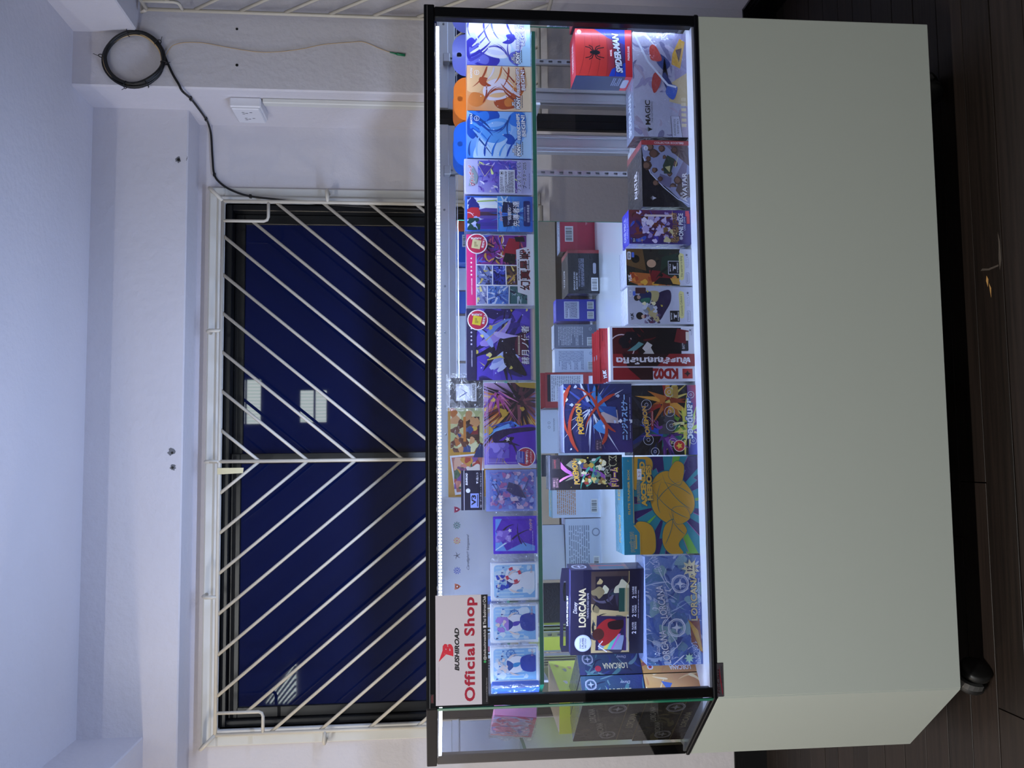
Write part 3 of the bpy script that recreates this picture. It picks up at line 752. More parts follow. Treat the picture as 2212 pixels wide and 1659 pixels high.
# LED strips under the rails
def led(p, q, name='led_strip'):
    p, q = Vector(p), Vector(q); d_ = (q-p).normalized(); L_ = (q-p).length; n = Vector((-d_.y, d_.x, 0))
    M = Matrix(((d_.x, n.x, 0, p.x), (d_.y, n.y, 0, p.y), (0, 0, 1, p.z), (0, 0, 0, 1)))
    b = MB(); b.box(0, L_, -.004, .006, .0025, .005, M=M); s = b.build(name, 'deck_white', cn)
    b = MB(); k = .004
    while k < L_-.004: b.box(k, k+.0036, -.002, .003, -.0035, .0025, M=M); k += .0066
    b.build('led_bead', MATS.get('led') or emit('led', (.80, .86, 1), 7), s)
    L = bpy.data.lights.new('led_glow', 'AREA'); L.shape = 'RECTANGLE'; L.size = L_; L.size_y = .006; L.energy = LED_W*L_/1.3; L.color = LED_COL
    lo = bpy.data.objects.new('led_glow', L); COL.objects.link(lo); lo.parent = cn
    z_ = Vector((-n.x*.12, -n.y*.12, .99)).normalized(); x_ = d_; y_ = z_.cross(x_); c_ = p.lerp(q, .5)+Vector((0, 0, -.0045))
    lo.matrix_local = Matrix(((x_.x, y_.x, z_.x, c_.x), (x_.y, y_.y, z_.y, c_.y), (x_.z, y_.z, z_.z, c_.z), (0, 0, 0, 1)))
def added_led_back(z, energy, ny, nz, up):
    # added unseen header strips: one upward for the room, one downward for the goods
    x0, x1 = (-.10, .98) if up > 0 else (-KX+.04, W-.05); yb = D-.052 if up > 0 else D-.02
    simple('led_strip', 'deck_white', cn, lambda b: b.box(x0, x1, yb-.004, yb+.004, z-.001, z+.001))
    L = bpy.data.lights.new('led_glow', 'AREA'); L.shape = 'RECTANGLE'; L.size = x1-x0; L.size_y = .006; L.energy = energy; L.color = LED_COL
    lo = bpy.data.objects.new('led_glow', L); COL.objects.link(lo); lo.parent = cn
    z_ = -Vector((0, ny, nz)).normalized(); x_ = Vector((1, 0, 0)); y_ = z_.cross(x_); c_ = Vector(((x0+x1)/2, yb, z+up*.0025))
    lo.matrix_local = Matrix(((x_.x, y_.x, z_.x, c_.x), (x_.y, y_.y, z_.y, c_.y), (x_.z, y_.z, z_.z, c_.z), (0, 0, 0, 1)))
added_led_back(zr1+.003, LED_UP, .4, .92, 1); added_led_back(zr0-.004, LED_DN, .05, -1, -1)
led((.02, .012, 1.1065), (W-.03, .012, 1.1065))
led((-KX+.02, KY-.005, 1.1065), (-.002, .022, 1.1065))
def led_upright(x, y_, nx, ny):
    s = simple('led_strip', 'deck_white', cn, lambda b: b.box(x-.003, x+.003, y_-.001, y_+.001, ZMID+.03, 1.09))
    L = bpy.data.lights.new('led_glow', 'AREA'); L.shape = 'RECTANGLE'; L.size = .48; L.size_y = .006; L.energy = LEDV_W; L.color = LED_COL
    lo = bpy.data.objects.new('led_glow', L); COL.objects.link(lo); lo.parent = cn
    z_ = Vector((-nx, -ny, 0)).normalized(); x_ = Vector((0, 0, 1)); y2 = z_.cross(x_); c_ = Vector((x, y_, .85))+Vector((nx, ny, 0))*.002
    lo.matrix_local = Matrix(((x_.x, y2.x, z_.x, c_.x), (x_.y, y2.y, z_.y, c_.y), (x_.z, y2.z, z_.z, c_.z), (0, 0, 0, 1)))
led_upright(W-.007, .025, -.6, .4); led_upright(.009, .0255, .6, .4)
# added unseen strip under the shelf's front edge, brightens the lower goods
simple('led_strip', 'deck_white', cn, lambda b: b.box(.04, W-.04, .0285, .0325, SHELF-.0083, SHELF-.0076))
L = bpy.data.lights.new('led_glow', 'AREA'); L.shape = 'RECTANGLE'; L.size = W-.08; L.size_y = .004; L.energy = LED_SH; L.color = LED_COL
lo = bpy.data.objects.new('led_glow', L); COL.objects.link(lo); lo.parent = cn
z_ = -Vector((0, .2, -.98)).normalized(); x_ = Vector((1, 0, 0)); y_ = z_.cross(x_)
lo.matrix_local = Matrix(((x_.x, y_.x, z_.x, W/2), (x_.y, y_.y, z_.y, .0305), (x_.z, y_.z, z_.z, SHELF-.0085), (0, 0, 0, 1)))
# casters
def caster(x, y_, a, m='caster_black'):
    c_ = simple('caster', 'caster_grey', cn, lambda b: (b.lathe([(.022, ZBOT-.004), (.022, ZBOT)], Matrix.Translation((x, y_, 0)), 16), b.lathe([(.009, .058), (.009, ZBOT-.003)], Matrix.Translation((x, y_, 0)), 12)))
    R_ = Matrix.Translation((x, y_, 0)) @ Matrix.Rotation(a, 4, 'Z')
    def hood(b):
        pts = [(.018+.034*math.cos(t), .033+.036*math.sin(t)) for t in [math.radians(d) for d in range(-10, 200, 15)]]
        pts2 = [(.018+.026*math.cos(t), .033+.028*math.sin(t)) for t in [math.radians(d) for d in range(-10, 200, 15)]]
        for i in range(len(pts)-1):
            for sy in (0,):
                q = [pts[i], pts[i+1], pts2[i+1], pts2[i]]
                for yy in (-.007, .007): b.face([R_ @ Vector((px, yy, pz)) for px, pz in q])
                b.face([R_ @ Vector((pts[i][0], -.007, pts[i][1])), R_ @ Vector((pts[i+1][0], -.007, pts[i+1][1])), R_ @ Vector((pts[i+1][0], .007, pts[i+1][1])), R_ @ Vector((pts[i][0], .007, pts[i][1]))])
    simple('caster_hood', 'caster_grey', c_, hood)
    for s in (-1, 1): simple('wheel', m, c_, lambda b: b.lathe([(.010, -.009), (.026, -.009), (.030, -.006), (.030, .006), (.026, .009), (.010, .009)], R_ @ Matrix.Translation((.018, s*.017, .030)) @ Matrix.Rotation(math.pi/2, 4, 'X'), 20))
caster(1.27, .10, 2.2); caster(.02, .07, -2.2); caster(1.27, .52, .4); caster(-.08, .52, .6); caster(.6, .3, 1.0)
# maker's badge on the base
bx0, bx1 = at(1550, 1505, 0).x, at(1550, 1432, 0).x; bz0, bz1 = at(1562, 1470, 0).z, at(1545, 1470, 0).z
bd = simple('badge', mat('badge_grey', '#57535c', .35, metal=.6), cn, lambda b: b.bbox(bx0, bx1, -.0018, .0, bz0, bz1, .0006))
p_ = PR(bx1-bx0, bz1-bz0, Matrix.Translation((bx0, -.0018, bz0)) @ Matrix(((1, 0, 0, 0), (0, 0, -1, 0), (0, 1, 0, 0), (0, 0, 0, 1))))
p_.text('Hi-Class', .46, .66, .74, .42, '#2a0d16', shear=.3, bold=.02); p_.poly([(.05, .15), (.5, .42), (.95, .5), (.5, .30), (.12, .08)], '#7a1226'); p_.lines(.4, .9, .1, .24, 1, '#2a2228')
p_.done(bd)
# ------------------------------------------------------------------ goods on the glass shelf
UY = .05
def tab_mesh(b, w, h, y, hole=True, t=.0008):
    """hang tab: rounded card with a real round hole, base at z=0"""
    n = 10; r = min(w*.42, h*.95); out = [(w/2, 0)]
    for cx, s in ((w/2-r, 0), (-w/2+r, 90)):
        out += [(cx+r*math.cos(math.radians(s+90*k/n)), h-r+r*math.sin(math.radians(s+90*k/n))) for k in range(n+1)]
    out.append((-w/2, 0)); hc = h*.55; hr = .0055; m = 20
    hp = [(hr*math.cos(6.2832*k/m), hc+hr*math.sin(6.2832*k/m)) for k in range(m)]
    def sec(p):   # outline point in the direction of a hole point
        d = Vector((p[0], p[1]-hc)).normalized(); best = 9
        for i in range(len(out)):
            a, q = Vector(out[i-1]), Vector(out[i]); e_ = q-a; dn = d.x*e_.y-d.y*e_.x
            if abs(dn) < 1e-9: continue
            v = a-Vector((0, hc)); tt = (v.x*e_.y-v.y*e_.x)/dn; ss = (v.x*d.y-v.y*d.x)/dn
            if tt > 0 and -1e-6 <= ss <= 1+1e-6: best = min(best, tt)
        return (d.x*best, hc+d.y*best)
    # dense outline so that the ring follows it
    ang = sorted(set([math.atan2(z-hc, x) for x, z in out]+[6.2832*k/m-math.pi for k in range(m)]))
    for i in range(len(ang)):
        a0, a1 = ang[i-1], ang[i]
        if i == 0: a0 -= 2*math.pi
        q = []
        for a in (a0, a1): q.append((hr*math.cos(a), hc+hr*math.sin(a)))
        o0, o1 = sec(q[0]), sec(q[1])
        b.face([(q[0][0], y, q[0][1]), (o0[0], y, o0[1]), (o1[0], y, o1[1]), (q[1][0], y, q[1][1])], (.5, .5, .5))
def friend_box(label, px, pal, tabc, tabpx, two, seed, group):
    t = Thing('trading_card_box', label, 'box', px, UY, .058, dict(front=pal[0], top=pal[1], left=pal[2], right=pal[2], back=pal[2]), z=SHELF, group=group)
    p = t.face('front'); p.grad(0, 1, 0, 1, pal[3], pal[1], pal[1], pal[0])
    r = random.Random(seed)
    V = (lambda x, z: (x, z)) if seed == 3 else ((lambda x, z: (.08+x*.92, 1.04-z*.95)) if seed == 12 else (lambda x, z: (1.02-x, z*.96+.03)))
    def O(pts, c_): p.org([V(*q) for q in pts], c_)
    def K(x, z, a, ln, bd, wd, c_):
        x, z = V(x, z)
        if seed == 12: a, bd = -a, -bd
        elif seed != 3: a, bd = math.pi-a, -bd
        p.curve(x, z, a, ln, bd, wd, c_)
    O([(.45, .55), (.62, .80), (1.05, .9), (1.05, .45), (.75, .38)], pal[1] if seed == 3 else pal[3])
    O([(-.05, .62), (.08, .95), (.45, 1.02), (.62, .92), (.45, .80), (.30, .62), (.12, .48)], pal[2]); O([(.02, .70), (.14, .92), (.40, .96), (.30, .84), (.18, .66)], pal[0])
    O([(.18, .38), (.20, .62), (.36, .80), (.60, .78), (.70, .58), (.62, .40), (.40, .30)], pal[4]); O([(.26, .40), (.24, .58), (.36, .72), (.34, .5)], pal[1])
    O([(.36, .24), (.60, .30), (.76, .22), (.80, .06), (.40, .04)], pal[1]); O([(.52, .44), (.60, .36), (.70, .38), (.72, .26), (.60, .24), (.50, .32)], pal[2])
    for k in range(7): K(.02+.08*k, .99-.015*k, -1.35+.10*k, .5+.06*((k*5) % 4), .75-.1*k, .09-.008*k, pal[(0, 5, 2, 4, 0, 1, 5)[k]])
    for k in range(6): K(.98, .97-.12*k, 2.9+.1*k, .35+.08*((k*3) % 4), .8, .05, pal[(5, 1, 2, 0, 4, 2)[k]])
    for k in range(5): K(.2+.05*k, .36+.02*k, .2+.25*k, .4, 1.1, .025, pal[(5, 2, 0, 5, 2)[k]])
    O([(.0, .2), (.14, .34), (.30, .30), (.34, .12), (.1, .06)], pal[0]); K(.1, .30, .5, .5, -.9, .04, pal[5])
    for k in range(7): p.star(r.uniform(.1, .9), r.uniform(.3, .9), .02, '#ffffff')
    p.text('KAYOU', .83, .935, .22, .035, '#ffffff', bold=.03)
    p.ring(.84, .85, .055, .008, '#ffffff'); p.text('10+', .84, .85, .07, .022, '#ffffff', bold=.02)
    p.poly([(0, 0), (1, 0), (1, .10), (.6, .05), (.3, .17), (0, .20)], pal[3]); p.curve(.02, .19, -.05, .9, -.35, .02, pal[5])
    p.text('FRIENDSHIPS', .68, .20, .56, .055, '#ffffff', ol=pal[5], olw=.06, bold=.03, skew=.05)
    p.text('BEGIN!', .70, .125, .46, .062, '#ffffff', ol=pal[5], olw=.06, bold=.03, skew=.05)
    p.text('MY', .17, .285, .08, .03, '#ffffff', ol='#2b2350', olw=.09, bold=.03); p.text('LITTLE', .17, .25, .20, .035, '#ffffff', ol='#2b2350', olw=.09, bold=.03)
    p.text('PONY', .19, .20, .27, .065, '#ffffff', ol='#2b2350', olw=.09, bold=.05); p.lines(.08, .36, .125, .145, 1, '#2b2350')
    bk = t.face('back'); bk.rect(.08, .92, .1, .55, '#d9dbe8'); bk.lines(.12, .88, .14, .5, 9, '#555566'); bk.barcode(.1, .5, .62, .8)
    t.fin(p, bk)
    # hang tab standing up from the back panel
    zt = at(tabpx[0], (tabpx[2]+tabpx[3])/2, UY+.057).z-SHELF
    b = MB(); tab_mesh(b, t.w*.99, zt-t.h+.004, .057); b.v = [(x, y, z+t.h-.004) for x, y, z in b.v]; b.c = [C(tabc)]*len(b.f)
    b.build('hang_tab', 'print', t.o, True)
    if two:   # the second box of the same kind behind it
        o = t.o.copy(); COL.objects.link(o); o.location.y += .064; o['label'] = two
        for ch in list(t.o.children):
            c_ = ch.copy(); COL.objects.link(c_); c_.parent = o
    return t
G1 = 'hang-tab card boxes on the shelf'
friend_box('lavender and white hang-tab card box at the right end of the shelf', (1008, 1158, 47, 142), ['#6f74d8', '#e9ecff', '#3a36b0', '#bfe6ff', '#ffffff', '#4a48b8'], '#7078d0', (977, 1008, 80, 172), None, 3, G1)
friend_box('orange hang-tab card box in the front row of the shelf', (1009, 1158, 143, 240), ['#e0823c', '#f6c48c', '#b8502a', '#f7dcb4', '#f2e6ee', '#a03c22'], '#ff8a1e', (980, 1008, 172, 278), 'orange hang-tab card box behind the front orange one, only its tab showing', 12, G1)
friend_box('blue hang-tab card box in the front row of the shelf', (1009, 1158, 241, 342), ['#2f7de0', '#8fc0f6', '#1450b8', '#bcdcf8', '#5fa6f0', '#154a9a'], '#1473e6', (980, 1008, 268, 363), 'blue hang-tab card box behind the front blue one, only its tab showing', 21, G1)

def seal(p, cx, cz, r, inner):
    """round red sticker with a small card"""
    p.ell(cx, cz, r, '#f6f0f2'); p.ell(cx, cz, r*.9, '#c2284c')
    q = p.w/p.h
    p.poly([(cx-r*.55, cz-r*.25*q), (cx+r*.3, cz-r*.45*q), (cx+r*.45, cz+r*.4*q), (cx-r*.4, cz+r*.55*q)], inner)
    p.lines(cx-r*.3, cx+r*.2, cz-r*.1*q, cz+r*.25*q, 3, '#7a6a30'); p.text('限定封入', cx+r*.08, cz-r*.62*q, r*.95, r*.24*q, '#ffffff', rot=-12, bold=.02)
    p.text('大判絵札', cx+r*.52, cz+r*.1*q, r*.22, r*1.1*q, '#ffffff', rot=90, bold=.02)

# festival booster box
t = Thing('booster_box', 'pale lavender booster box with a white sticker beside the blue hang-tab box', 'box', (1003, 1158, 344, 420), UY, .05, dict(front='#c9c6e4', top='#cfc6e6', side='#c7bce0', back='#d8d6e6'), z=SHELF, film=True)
p = t.face('front'); p.rrect(.03, .97, .02, .98, '#b9b8e0', .08)
p.inside(.05, .97, .22, .80); p.grad(.05, .95, .22, .8, '#7a5cc0', '#4c4ab0', '#5a58d0', '#a8a4de')
p.swirls(['#5040b0', '#8a70d8', '#3a3aa0', '#c4b8f0', '#6a4ab8', '#e4e0fa', '#2e50c8'], 60, 4, (.15, .5), (.03, .1)); p.swirls(['#d8e48a', '#e6ee9c', '#b8cc70'], 8, 9, (.2, .5), (.05, .12))
p.poly([(.5, .7), (.85, .8), (.8, .58)], '#4a3aa0'); p.stroke([(.5, .7), (.85, .8), (.8, .58), (.5, .7)], .012, '#e8d8a8', False); p.stroke([(.2, .9), (.95, .62)], .01, '#e8d8a8'); p.stroke([(.6, .9), (.95, .7)], .01, '#e8d8a8'); p.stroke([(.7, .22), (.95, .6)], .01, '#e8d8a8')
for x, z in ((.12, .36), (.2, .55), (.85, .72), (.3, .28), (.08, .62), (.9, .86)): p.star(x, z, .06, '#f4f2c8', 4, .15)
p.free(); p.poly([(.22, .94), (.80, .88), (.5, .80), (.3, .82)], '#8fa0a8'); p.text('ヴァンガード', .52, .895, .58, .07, '#c01c30', ol='#ffffff', olw=.05, bold=.03, shear=.3, skew=.12)
p.rect(.03, .70, .255, .485, '#e6e8f4'); p.ring(.60, .45, .06, .012, '#222222'); p.star(.60, .45, .04, '#222222', 4, .5); p.lines(.05, .66, .27, .40, 8, '#4a4c60'); p.lines(.05, .5, .415, .47, 3, '#4a4c60')
p.text('フェスティバル', .50, .195, .86, .07, '#20265a', ol='#e8e6f8', olw=.06, bold=.02); p.text('ブースター2025', .54, .115, .74, .065, '#20265a', ol='#e8e6f8', olw=.06, bold=.02)
p.lines(.15, .6, .03, .045, 1, '#5a5a80'); t.fin(p)

# blue box with three colour columns
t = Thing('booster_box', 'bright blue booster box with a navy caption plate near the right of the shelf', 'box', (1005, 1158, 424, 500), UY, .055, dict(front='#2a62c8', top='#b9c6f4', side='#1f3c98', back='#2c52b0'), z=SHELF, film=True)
p = t.face('front'); p.grad(0, 1, 0, .52, '#2c6ad8', '#2a55c0', '#6ab4f0', '#4a9cf0'); p.inside(.06, .95, .52, .97)
p.rect(.06, .95, .52, .97, '#c8d0f4'); p.blobs(['#b0bcec', '#d8dcf8', '#a8b4f0'], 20, 2, (.05, .15))
for x, h_, b_, l_ in ((.80, '#232a7c', '#e8ecec', '#dfe6f0'), (.50, '#c02838', '#5a4a9c', '#4a3048'), (.20, '#12403c', '#4838a0', '#3a3490')):
    p.poly([(x-.17, .5), (x-.15, .76), (x-.05, .84), (x+.09, .83), (x+.16, .7), (x+.15, .5)], b_); p.poly([(x-.05, .52), (x-.06, .8), (x+.05, .8), (x+.05, .52)], l_)
    p.inside(x-.17, x+.17, .78, .97); p.blobs([h_], 9, int(x*100), (.06, .11)); p.inside(.06, .95, .52, .97)
p.stroke([(.88, .53), (.84, .82)], .03, '#a4c850', False); p.curve(.42, .88, .5, .5, 3.5, .035, '#e8b8c8'); p.free()
p.star(.84, .42, .28, '#d8ecfa', 6, .2); p.shards(['#5aa4ec', '#8cc4f4', '#3a80e0', '#2450b4'], 30, 6, .5, .3, (.2, .6), (.02, .06)); p.rect(0, 1, .52, .525, '#e8f0ff')
for x, rt in ((.67, -.12), (.30, .14)):
    q = p.w/p.h; cc, ss = math.cos(rt), math.sin(rt)
    for s_k, c_ in ((1, '#0c1430'), (.86, '#26346a'), (.8, '#16204c')):
        p.poly([(x+(a*cc-e_*ss)*s_k, .34+(a*ss+e_*cc)*q*s_k) for a, e_ in ((-.15, -.2), (.15, -.2), (.15, .2), (-.15, .2))], c_)
    p.text('Vgear', x, .36, .22, .035, '#a8b8e8', shear=.3)
p.text('伝説の', .5, .345, .36, .055, '#ffffff', ol='#141c50', olw=.03, bold=.012); p.text('先導者達', .5, .245, .72, .10, '#f4f6ff', ol='#10163c', olw=.03, bold=.012)
p.text('ヴァンガード', .5, .475, .42, .045, '#c82834', ol='#ffffff', olw=.04, bold=.02, shear=.3, skew=.1)
p.rrect(.15, .87, .035, .135, '#1a2470', .04); p.text('伝説の先導者達', .51, .065, .5, .035, '#e8ecff'); p.lines(.3, .7, .105, .118, 1, '#b8c0e8'); t.fin(p)

# pink banded box of picture panels
t = Thing('booster_box', 'pink-banded booster box with comic panels and a round red seal', 'box', (1008, 1159, 507, 660), UY, .052, dict(front='#dfe0ea', top='#d2c9ea', side='#cfcde4', back='#dadbe6'), z=SHELF, film=True)
p = t.face('front'); p.rect(0, 1, .865, 1, '#e0307e')
for x, s_k in ((.66, 3), (.60, 4), (.54, 3), (.485, 4), (.43, 6)): p.star(x, .93, .017, '#ffffff', s_k, .5)
p.text('CARDFIGHT!! VANGUARD', .265, .925, .23, .018, '#ffffff', bold=.02)
def panel_art(p, poly, pal, n, seed, dark=None):
    xs = [a for a, _ in poly]; zs = [z for _, z in poly]; p.poly(poly, pal[0]); p.inside(min(xs), max(xs), min(zs), max(zs))
    p.swirls(pal, n, seed, (.2, .7), (.05, .16)); p.shards(pal, n//2, seed+1, (min(xs)+max(xs))/2, (min(zs)+max(zs))/2, (.05, .25), (.006, .02))
    if dark: p.swirls(dark, n//3, seed+2, (.2, .6), (.02, .06))
    p.free()
panel_art(p, [(.57, .10), (.99, .10), (.99, .85), (.57, .85)], ['#7a2e90', '#a84ab0', '#4a48b0', '#c85a78', '#2a2450', '#d8a050', '#5a6ad8', '#8a1c50'], 60, 31, ['#1c1838', '#e8d8e8'])
p.poly([(.64, .22), (.93, .20), (.95, .36), (.72, .46)], '#a01c34'); p.poly([(.58, .28), (.72, .26), (.74, .42), (.62, .46)], '#15131f'); p.poly([(.90, .12), (.97, .14), (.97, .28), (.90, .26)], '#1a1824')
panel_art(p, [(.29, .62), (.56, .62), (.56, .85), (.29, .85)], ['#7a88c0', '#c8b870', '#4a5498', '#dfe2f0', '#3a3a60'], 24, 41, ['#222444'])
panel_art(p, [(.02, .70), (.27, .70), (.27, .85), (.02, .85)], ['#8a92c0', '#e4d890', '#5a64a0', '#d0d4ea'], 18, 43, ['#2a2a50'])
panel_art(p, [(.02, .38), (.27, .38), (.27, .69), (.02, .69)], ['#5a86d8', '#a8c4f0', '#3a5ab8', '#7aa4e8', '#d0def8'], 34, 44, ['#1c2a60'])
panel_art(p, [(.29, .42), (.56, .42), (.56, .61), (.29, .61)], ['#2c3aa8', '#4a5ad0', '#1a1f60', '#8aa0f0'], 26, 45, ['#101030', '#e8ecff'])
panel_art(p, [(.29, .12), (.56, .12), (.56, .41), (.29, .41)], ['#6a4a38', '#c8a050', '#3a2838', '#e8d078', '#5a3aa0'], 30, 46, ['#1a1020'])
panel_art(p, [(.02, .10), (.27, .10), (.27, .37), (.02, .37)], ['#3a6a70', '#8ab0b8', '#1c2c48', '#5a8a80', '#c0d0dc'], 24, 47, ['#0e1424'])
for a in ([(.02, .375), (.275, .365)], [(.28, .865), (.27, .1)], [(.565, .86), (.555, .1)], [(.28, .615), (.56, .615)], [(.28, .41), (.56, .42)], [(.02, .695), (.28, .695)]): p.stroke(a, .014, '#eceef6', False)
p.poly([(0, 0), (1, 0), (1, .09), (.82, .10), (.78, .26), (.18, .24), (.14, .10), (0, .10)], '#e6e6ee')
p.text('幻真星戦', .5, .125, .58, .155, '#8e1826', ol='#f4f2f8', olw=.035, bold=.018); p.text('幻真星戦', .5, .135, .57, .15, '#1a1420', bold=.004)
p.text('BOOSTER PACK', .5, .225, .30, .022, '#1a1420', bold=.02)
seal(p, .86, .845, .145, '#e0cf98'); t.fin(p)

# dark purple box
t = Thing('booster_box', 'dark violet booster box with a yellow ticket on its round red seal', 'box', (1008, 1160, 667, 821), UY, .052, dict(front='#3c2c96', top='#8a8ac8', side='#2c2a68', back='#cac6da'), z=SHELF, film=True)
p = t.face('front'); p.grad(0, 1, .06, .86, '#4a38b0', '#5040b8', '#4634a8', '#5a46c8'); p.inside(0, 1, .06, .86)
p.swirls(['#382a88', '#5c48c8', '#2a2068', '#6c58d8', '#241c58'], 26, 51, (.3, .8), (.08, .2))
p.shards(['#28204c', '#1c1838'], 14, 52, .5, .5, (.3, .6), (.02, .05))
p.curve(.15, .62, -.5, .5, -.8, .14, '#a8b8ec'); p.curve(.16, .66, -1.0, .6, -.5, .12, '#b8c4f4'); p.curve(.12, .55, -.9, .45, .5, .08, '#c8d2f8'); p.curve(.24, .62, -1.1, .4, .4, .06, '#8a9ae0')
p.curve(.5, .8, -1.3, .6, 1.0, .14, '#a08ce0'); p.curve(.56, .72, -.5, .5, -.9, .10, '#6a88d8'); p.curve(.46, .62, .4, .45, .9, .09, '#9db0f0'); p.curve(.66, .6, -1.9, .5, .5, .10, '#bfb0f0')
p.org([(.06, .12), (.38, .30), (.46, .44), (.30, .46), (.18, .40)], '#191428'); p.org([(.36, .14), (.6, .12), (.56, .5), (.42, .5)], '#1b1530'); p.org([(.2, .12), (.34, .12), (.30, .24)], '#7a4ab0')
for a in ([(.28, .7), (.33, .5), (.30, .44)], [(.55, .72), (.72, .52)], [(.72, .7), (.85, .42)], [(.8, .4), (.62, .55)], [(.20, .74), (.26, .82)]): p.stroke(a, .035, '#d8c868')
p.blobs(['#c8b858', '#e4d88a'], 7, 53, (.012, .035)); p.blobs(['#c8d0f8'], 16, 54, (.004, .009)); p.free()
p.rect(0, 1, .86, 1, '#28244c')
for x, s_k in ((.72, 3), (.665, 4), (.61, 3), (.555, 4), (.5, 6)): p.star(x, .93, .017, '#d8d4f0', s_k, .5)
p.text('CARDFIGHT!! VANGUARD', .30, .925, .23, .018, '#d8d4f0', bold=.02)
p.grad(0, 1, 0, .06, '#cbb8a0', '#cbb8a0', '#6a58a0', '#6a58a0')
p.ell(.48, .20, .16, '#571838', .09); p.rect(.35, .62, .215, .24, '#d8c8b0'); p.text('BOOSTER PACK', .485, .2275, .24, .016, '#201428', bold=.02)
p.text('赫月ノ使者', .49, .135, .54, .12, '#eef0fa', ol='#4a1430', olw=.035, bold=.014); seal(p, .84, .835, .145, '#e2c838'); t.fin(p)

# large picture box: feathers on the right, violet on the left
t8 = Thing('play_mat_box', 'wide clear-wrapped box with orange feathers and a violet cloak in the shelf middle', 'box', (1046, 1163, 827, 1012), UY, .052, dict(front='#7a5ac0', top='#b8b4e0', side='#a8a4d0', back='#cfcfe0'), z=SHELF, film=True)
p = t8.face('front'); p.grad(0, 1, 0, 1, '#6a48c0', '#9a86c8', '#c8a0c8', '#8a7ad8')
p.inside(0, 1, 0, 1); p.shards(['#d88a3c', '#e8b054', '#a8502a', '#f0c878', '#7a3424', '#201828', '#c86a34'], 90, 61, .78, .36, (.25, .75), (.008, .03), 1.2, 3.9)
p.shards(['#1a1424', '#3a2230', '#5a3040', '#8a4a58', '#2a1a30'], 60, 62, .80, .3, (.15, .45), (.01, .035), 0, 6.28); p.shards(['#3a6ad8', '#5a9af0', '#2a48a8', '#7ab8f4'], 34, 63, .55, .45, (.1, .4), (.006, .022), 1.6, 4.2)
p.shards(['#b04a90', '#d880b0', '#7a3aa0'], 20, 64, .9, .75, (.1, .4), (.006, .02), 2.2, 4.4); p.blobs(['#c8a03c', '#a87830', '#d8b860'], 6, 65, (.02, .05)); p.poly([(.93, 0), (1, 0), (1, .4), (.95, .3)], '#b8963c')
p.org([(.05, .05), (.48, .0), (.48, .38), (.43, .72), (.32, .82), (.20, .62), (.05, .56)], '#5a28b8'); p.org([(.30, .80), (.43, .78), (.48, .1), (.44, .02), (.40, .5)], '#24104a')
p.swirls(['#4a1ea0', '#6a38cc', '#34187a'], 0, 1); p.curve(.30, .78, -1.5, .30, -.5, .05, '#24104a'); p.curve(.15, .35, .3, .3, .6, .03, '#2a1450'); p.org([(.30, .66), (.36, .55), (.36, .42), (.31, .5)], '#1c1030'); p.blobs(['#f0e8f4'], 0, 1)
p.inside(.12, .30, .52, .92); p.blobs(['#8a78d8', '#9a8ae4', '#6a58c0'], 16, 67, (.03, .06)); p.free(); p.star(.34, .55, .03, '#f0ecf8', 5, .5)
p.stroke([(.07, .06), (.07, .93), (.93, .93)], .006, '#c8b8f0', False); p.stroke([(.05, 0), (.05, .96), (.97, .96)], .006, '#c8b8f0', False); p.rect(0, .045, 0, 1, '#c6c4dc')
p.ell(.13, .20, .115, '#f2ecf2'); p.ell(.13, .20, .105, '#c03048'); p.poly([(.05, .22), (.19, .22), (.21, .38), (.07, .38)], '#4a48a8'); p.lines(.07, .2, .24, .36, 4, '#a8b0f0'); p.text('「羅導爆裂」', .13, .175, .16, .05, '#ffffff', bold=.02); p.text('3パック入り！', .13, .10, .14, .04, '#ffffff', bold=.02)
t8.fin(p)

# tall gold-edged picture box behind, seen over the top
BY = UY+.085
t = Thing('picture_card_box', 'gold-bordered picture box standing behind the wide violet one', 'box', (968, 1155, 881, 1072), BY, .04, dict(front='#c8982c', top='#d8c8a0', side='#c89a3c', back='#d8d0c0'), z=SHELF, film=True)
p = t.face('front'); p.rect(.0, 1, .0, 1, '#cf9c2c')
for k in range(26): a = 3.4+k*.11; p.stroke([(.16+.13*math.cos(a), .80+.13*math.sin(a)), (.16+.15*math.cos(a), .80+.15*math.sin(a))], .008, '#f4e8c0', False)
p.poly([(.50, .58), (1, .58), (1, .97), (.54, .97)], '#d8d89a'); p.inside(.5, 1, .58, .97); p.blobs(['#c4cc8a', '#e8e8b8'], 16, 71, (.04, .1)); p.poly([(.62, .62), (.90, .62), (.90, .78), (.66, .80)], '#4a2c20'); p.poly([(.7, .64), (.84, .64), (.84, .72), (.7, .72)], '#8a2c30'); p.ell(.77, .68, .03, '#e0b848')
p.blobs(['#c87838', '#3a4c88', '#d8a068', '#6a3a24'], 22, 72, (.02, .06)); p.stroke([(.62, .8), (.9, .8)], .03, '#d88a38', False); p.free()
p.poly([(.46, .98), (.49, .55), (.05, .60), (.02, .92)], '#eef0f4'); p.poly([(.44, .96), (.47, .58), (.08, .62), (.05, .90)], '#c07a6a'); p.inside(.08, .44, .62, .93)
p.blobs(['#e8b89a', '#d88a7a', '#b8483c', '#f0d0b0', '#7a4a78', '#d8a048', '#48684a', '#8a58a8', '#e8e0d8'], 70, 73, (.02, .07)); p.free()
p.poly([(.44, .70), (.60, .62), (.56, .56), (.44, .56)], '#2c3a70'); t.fin(p)
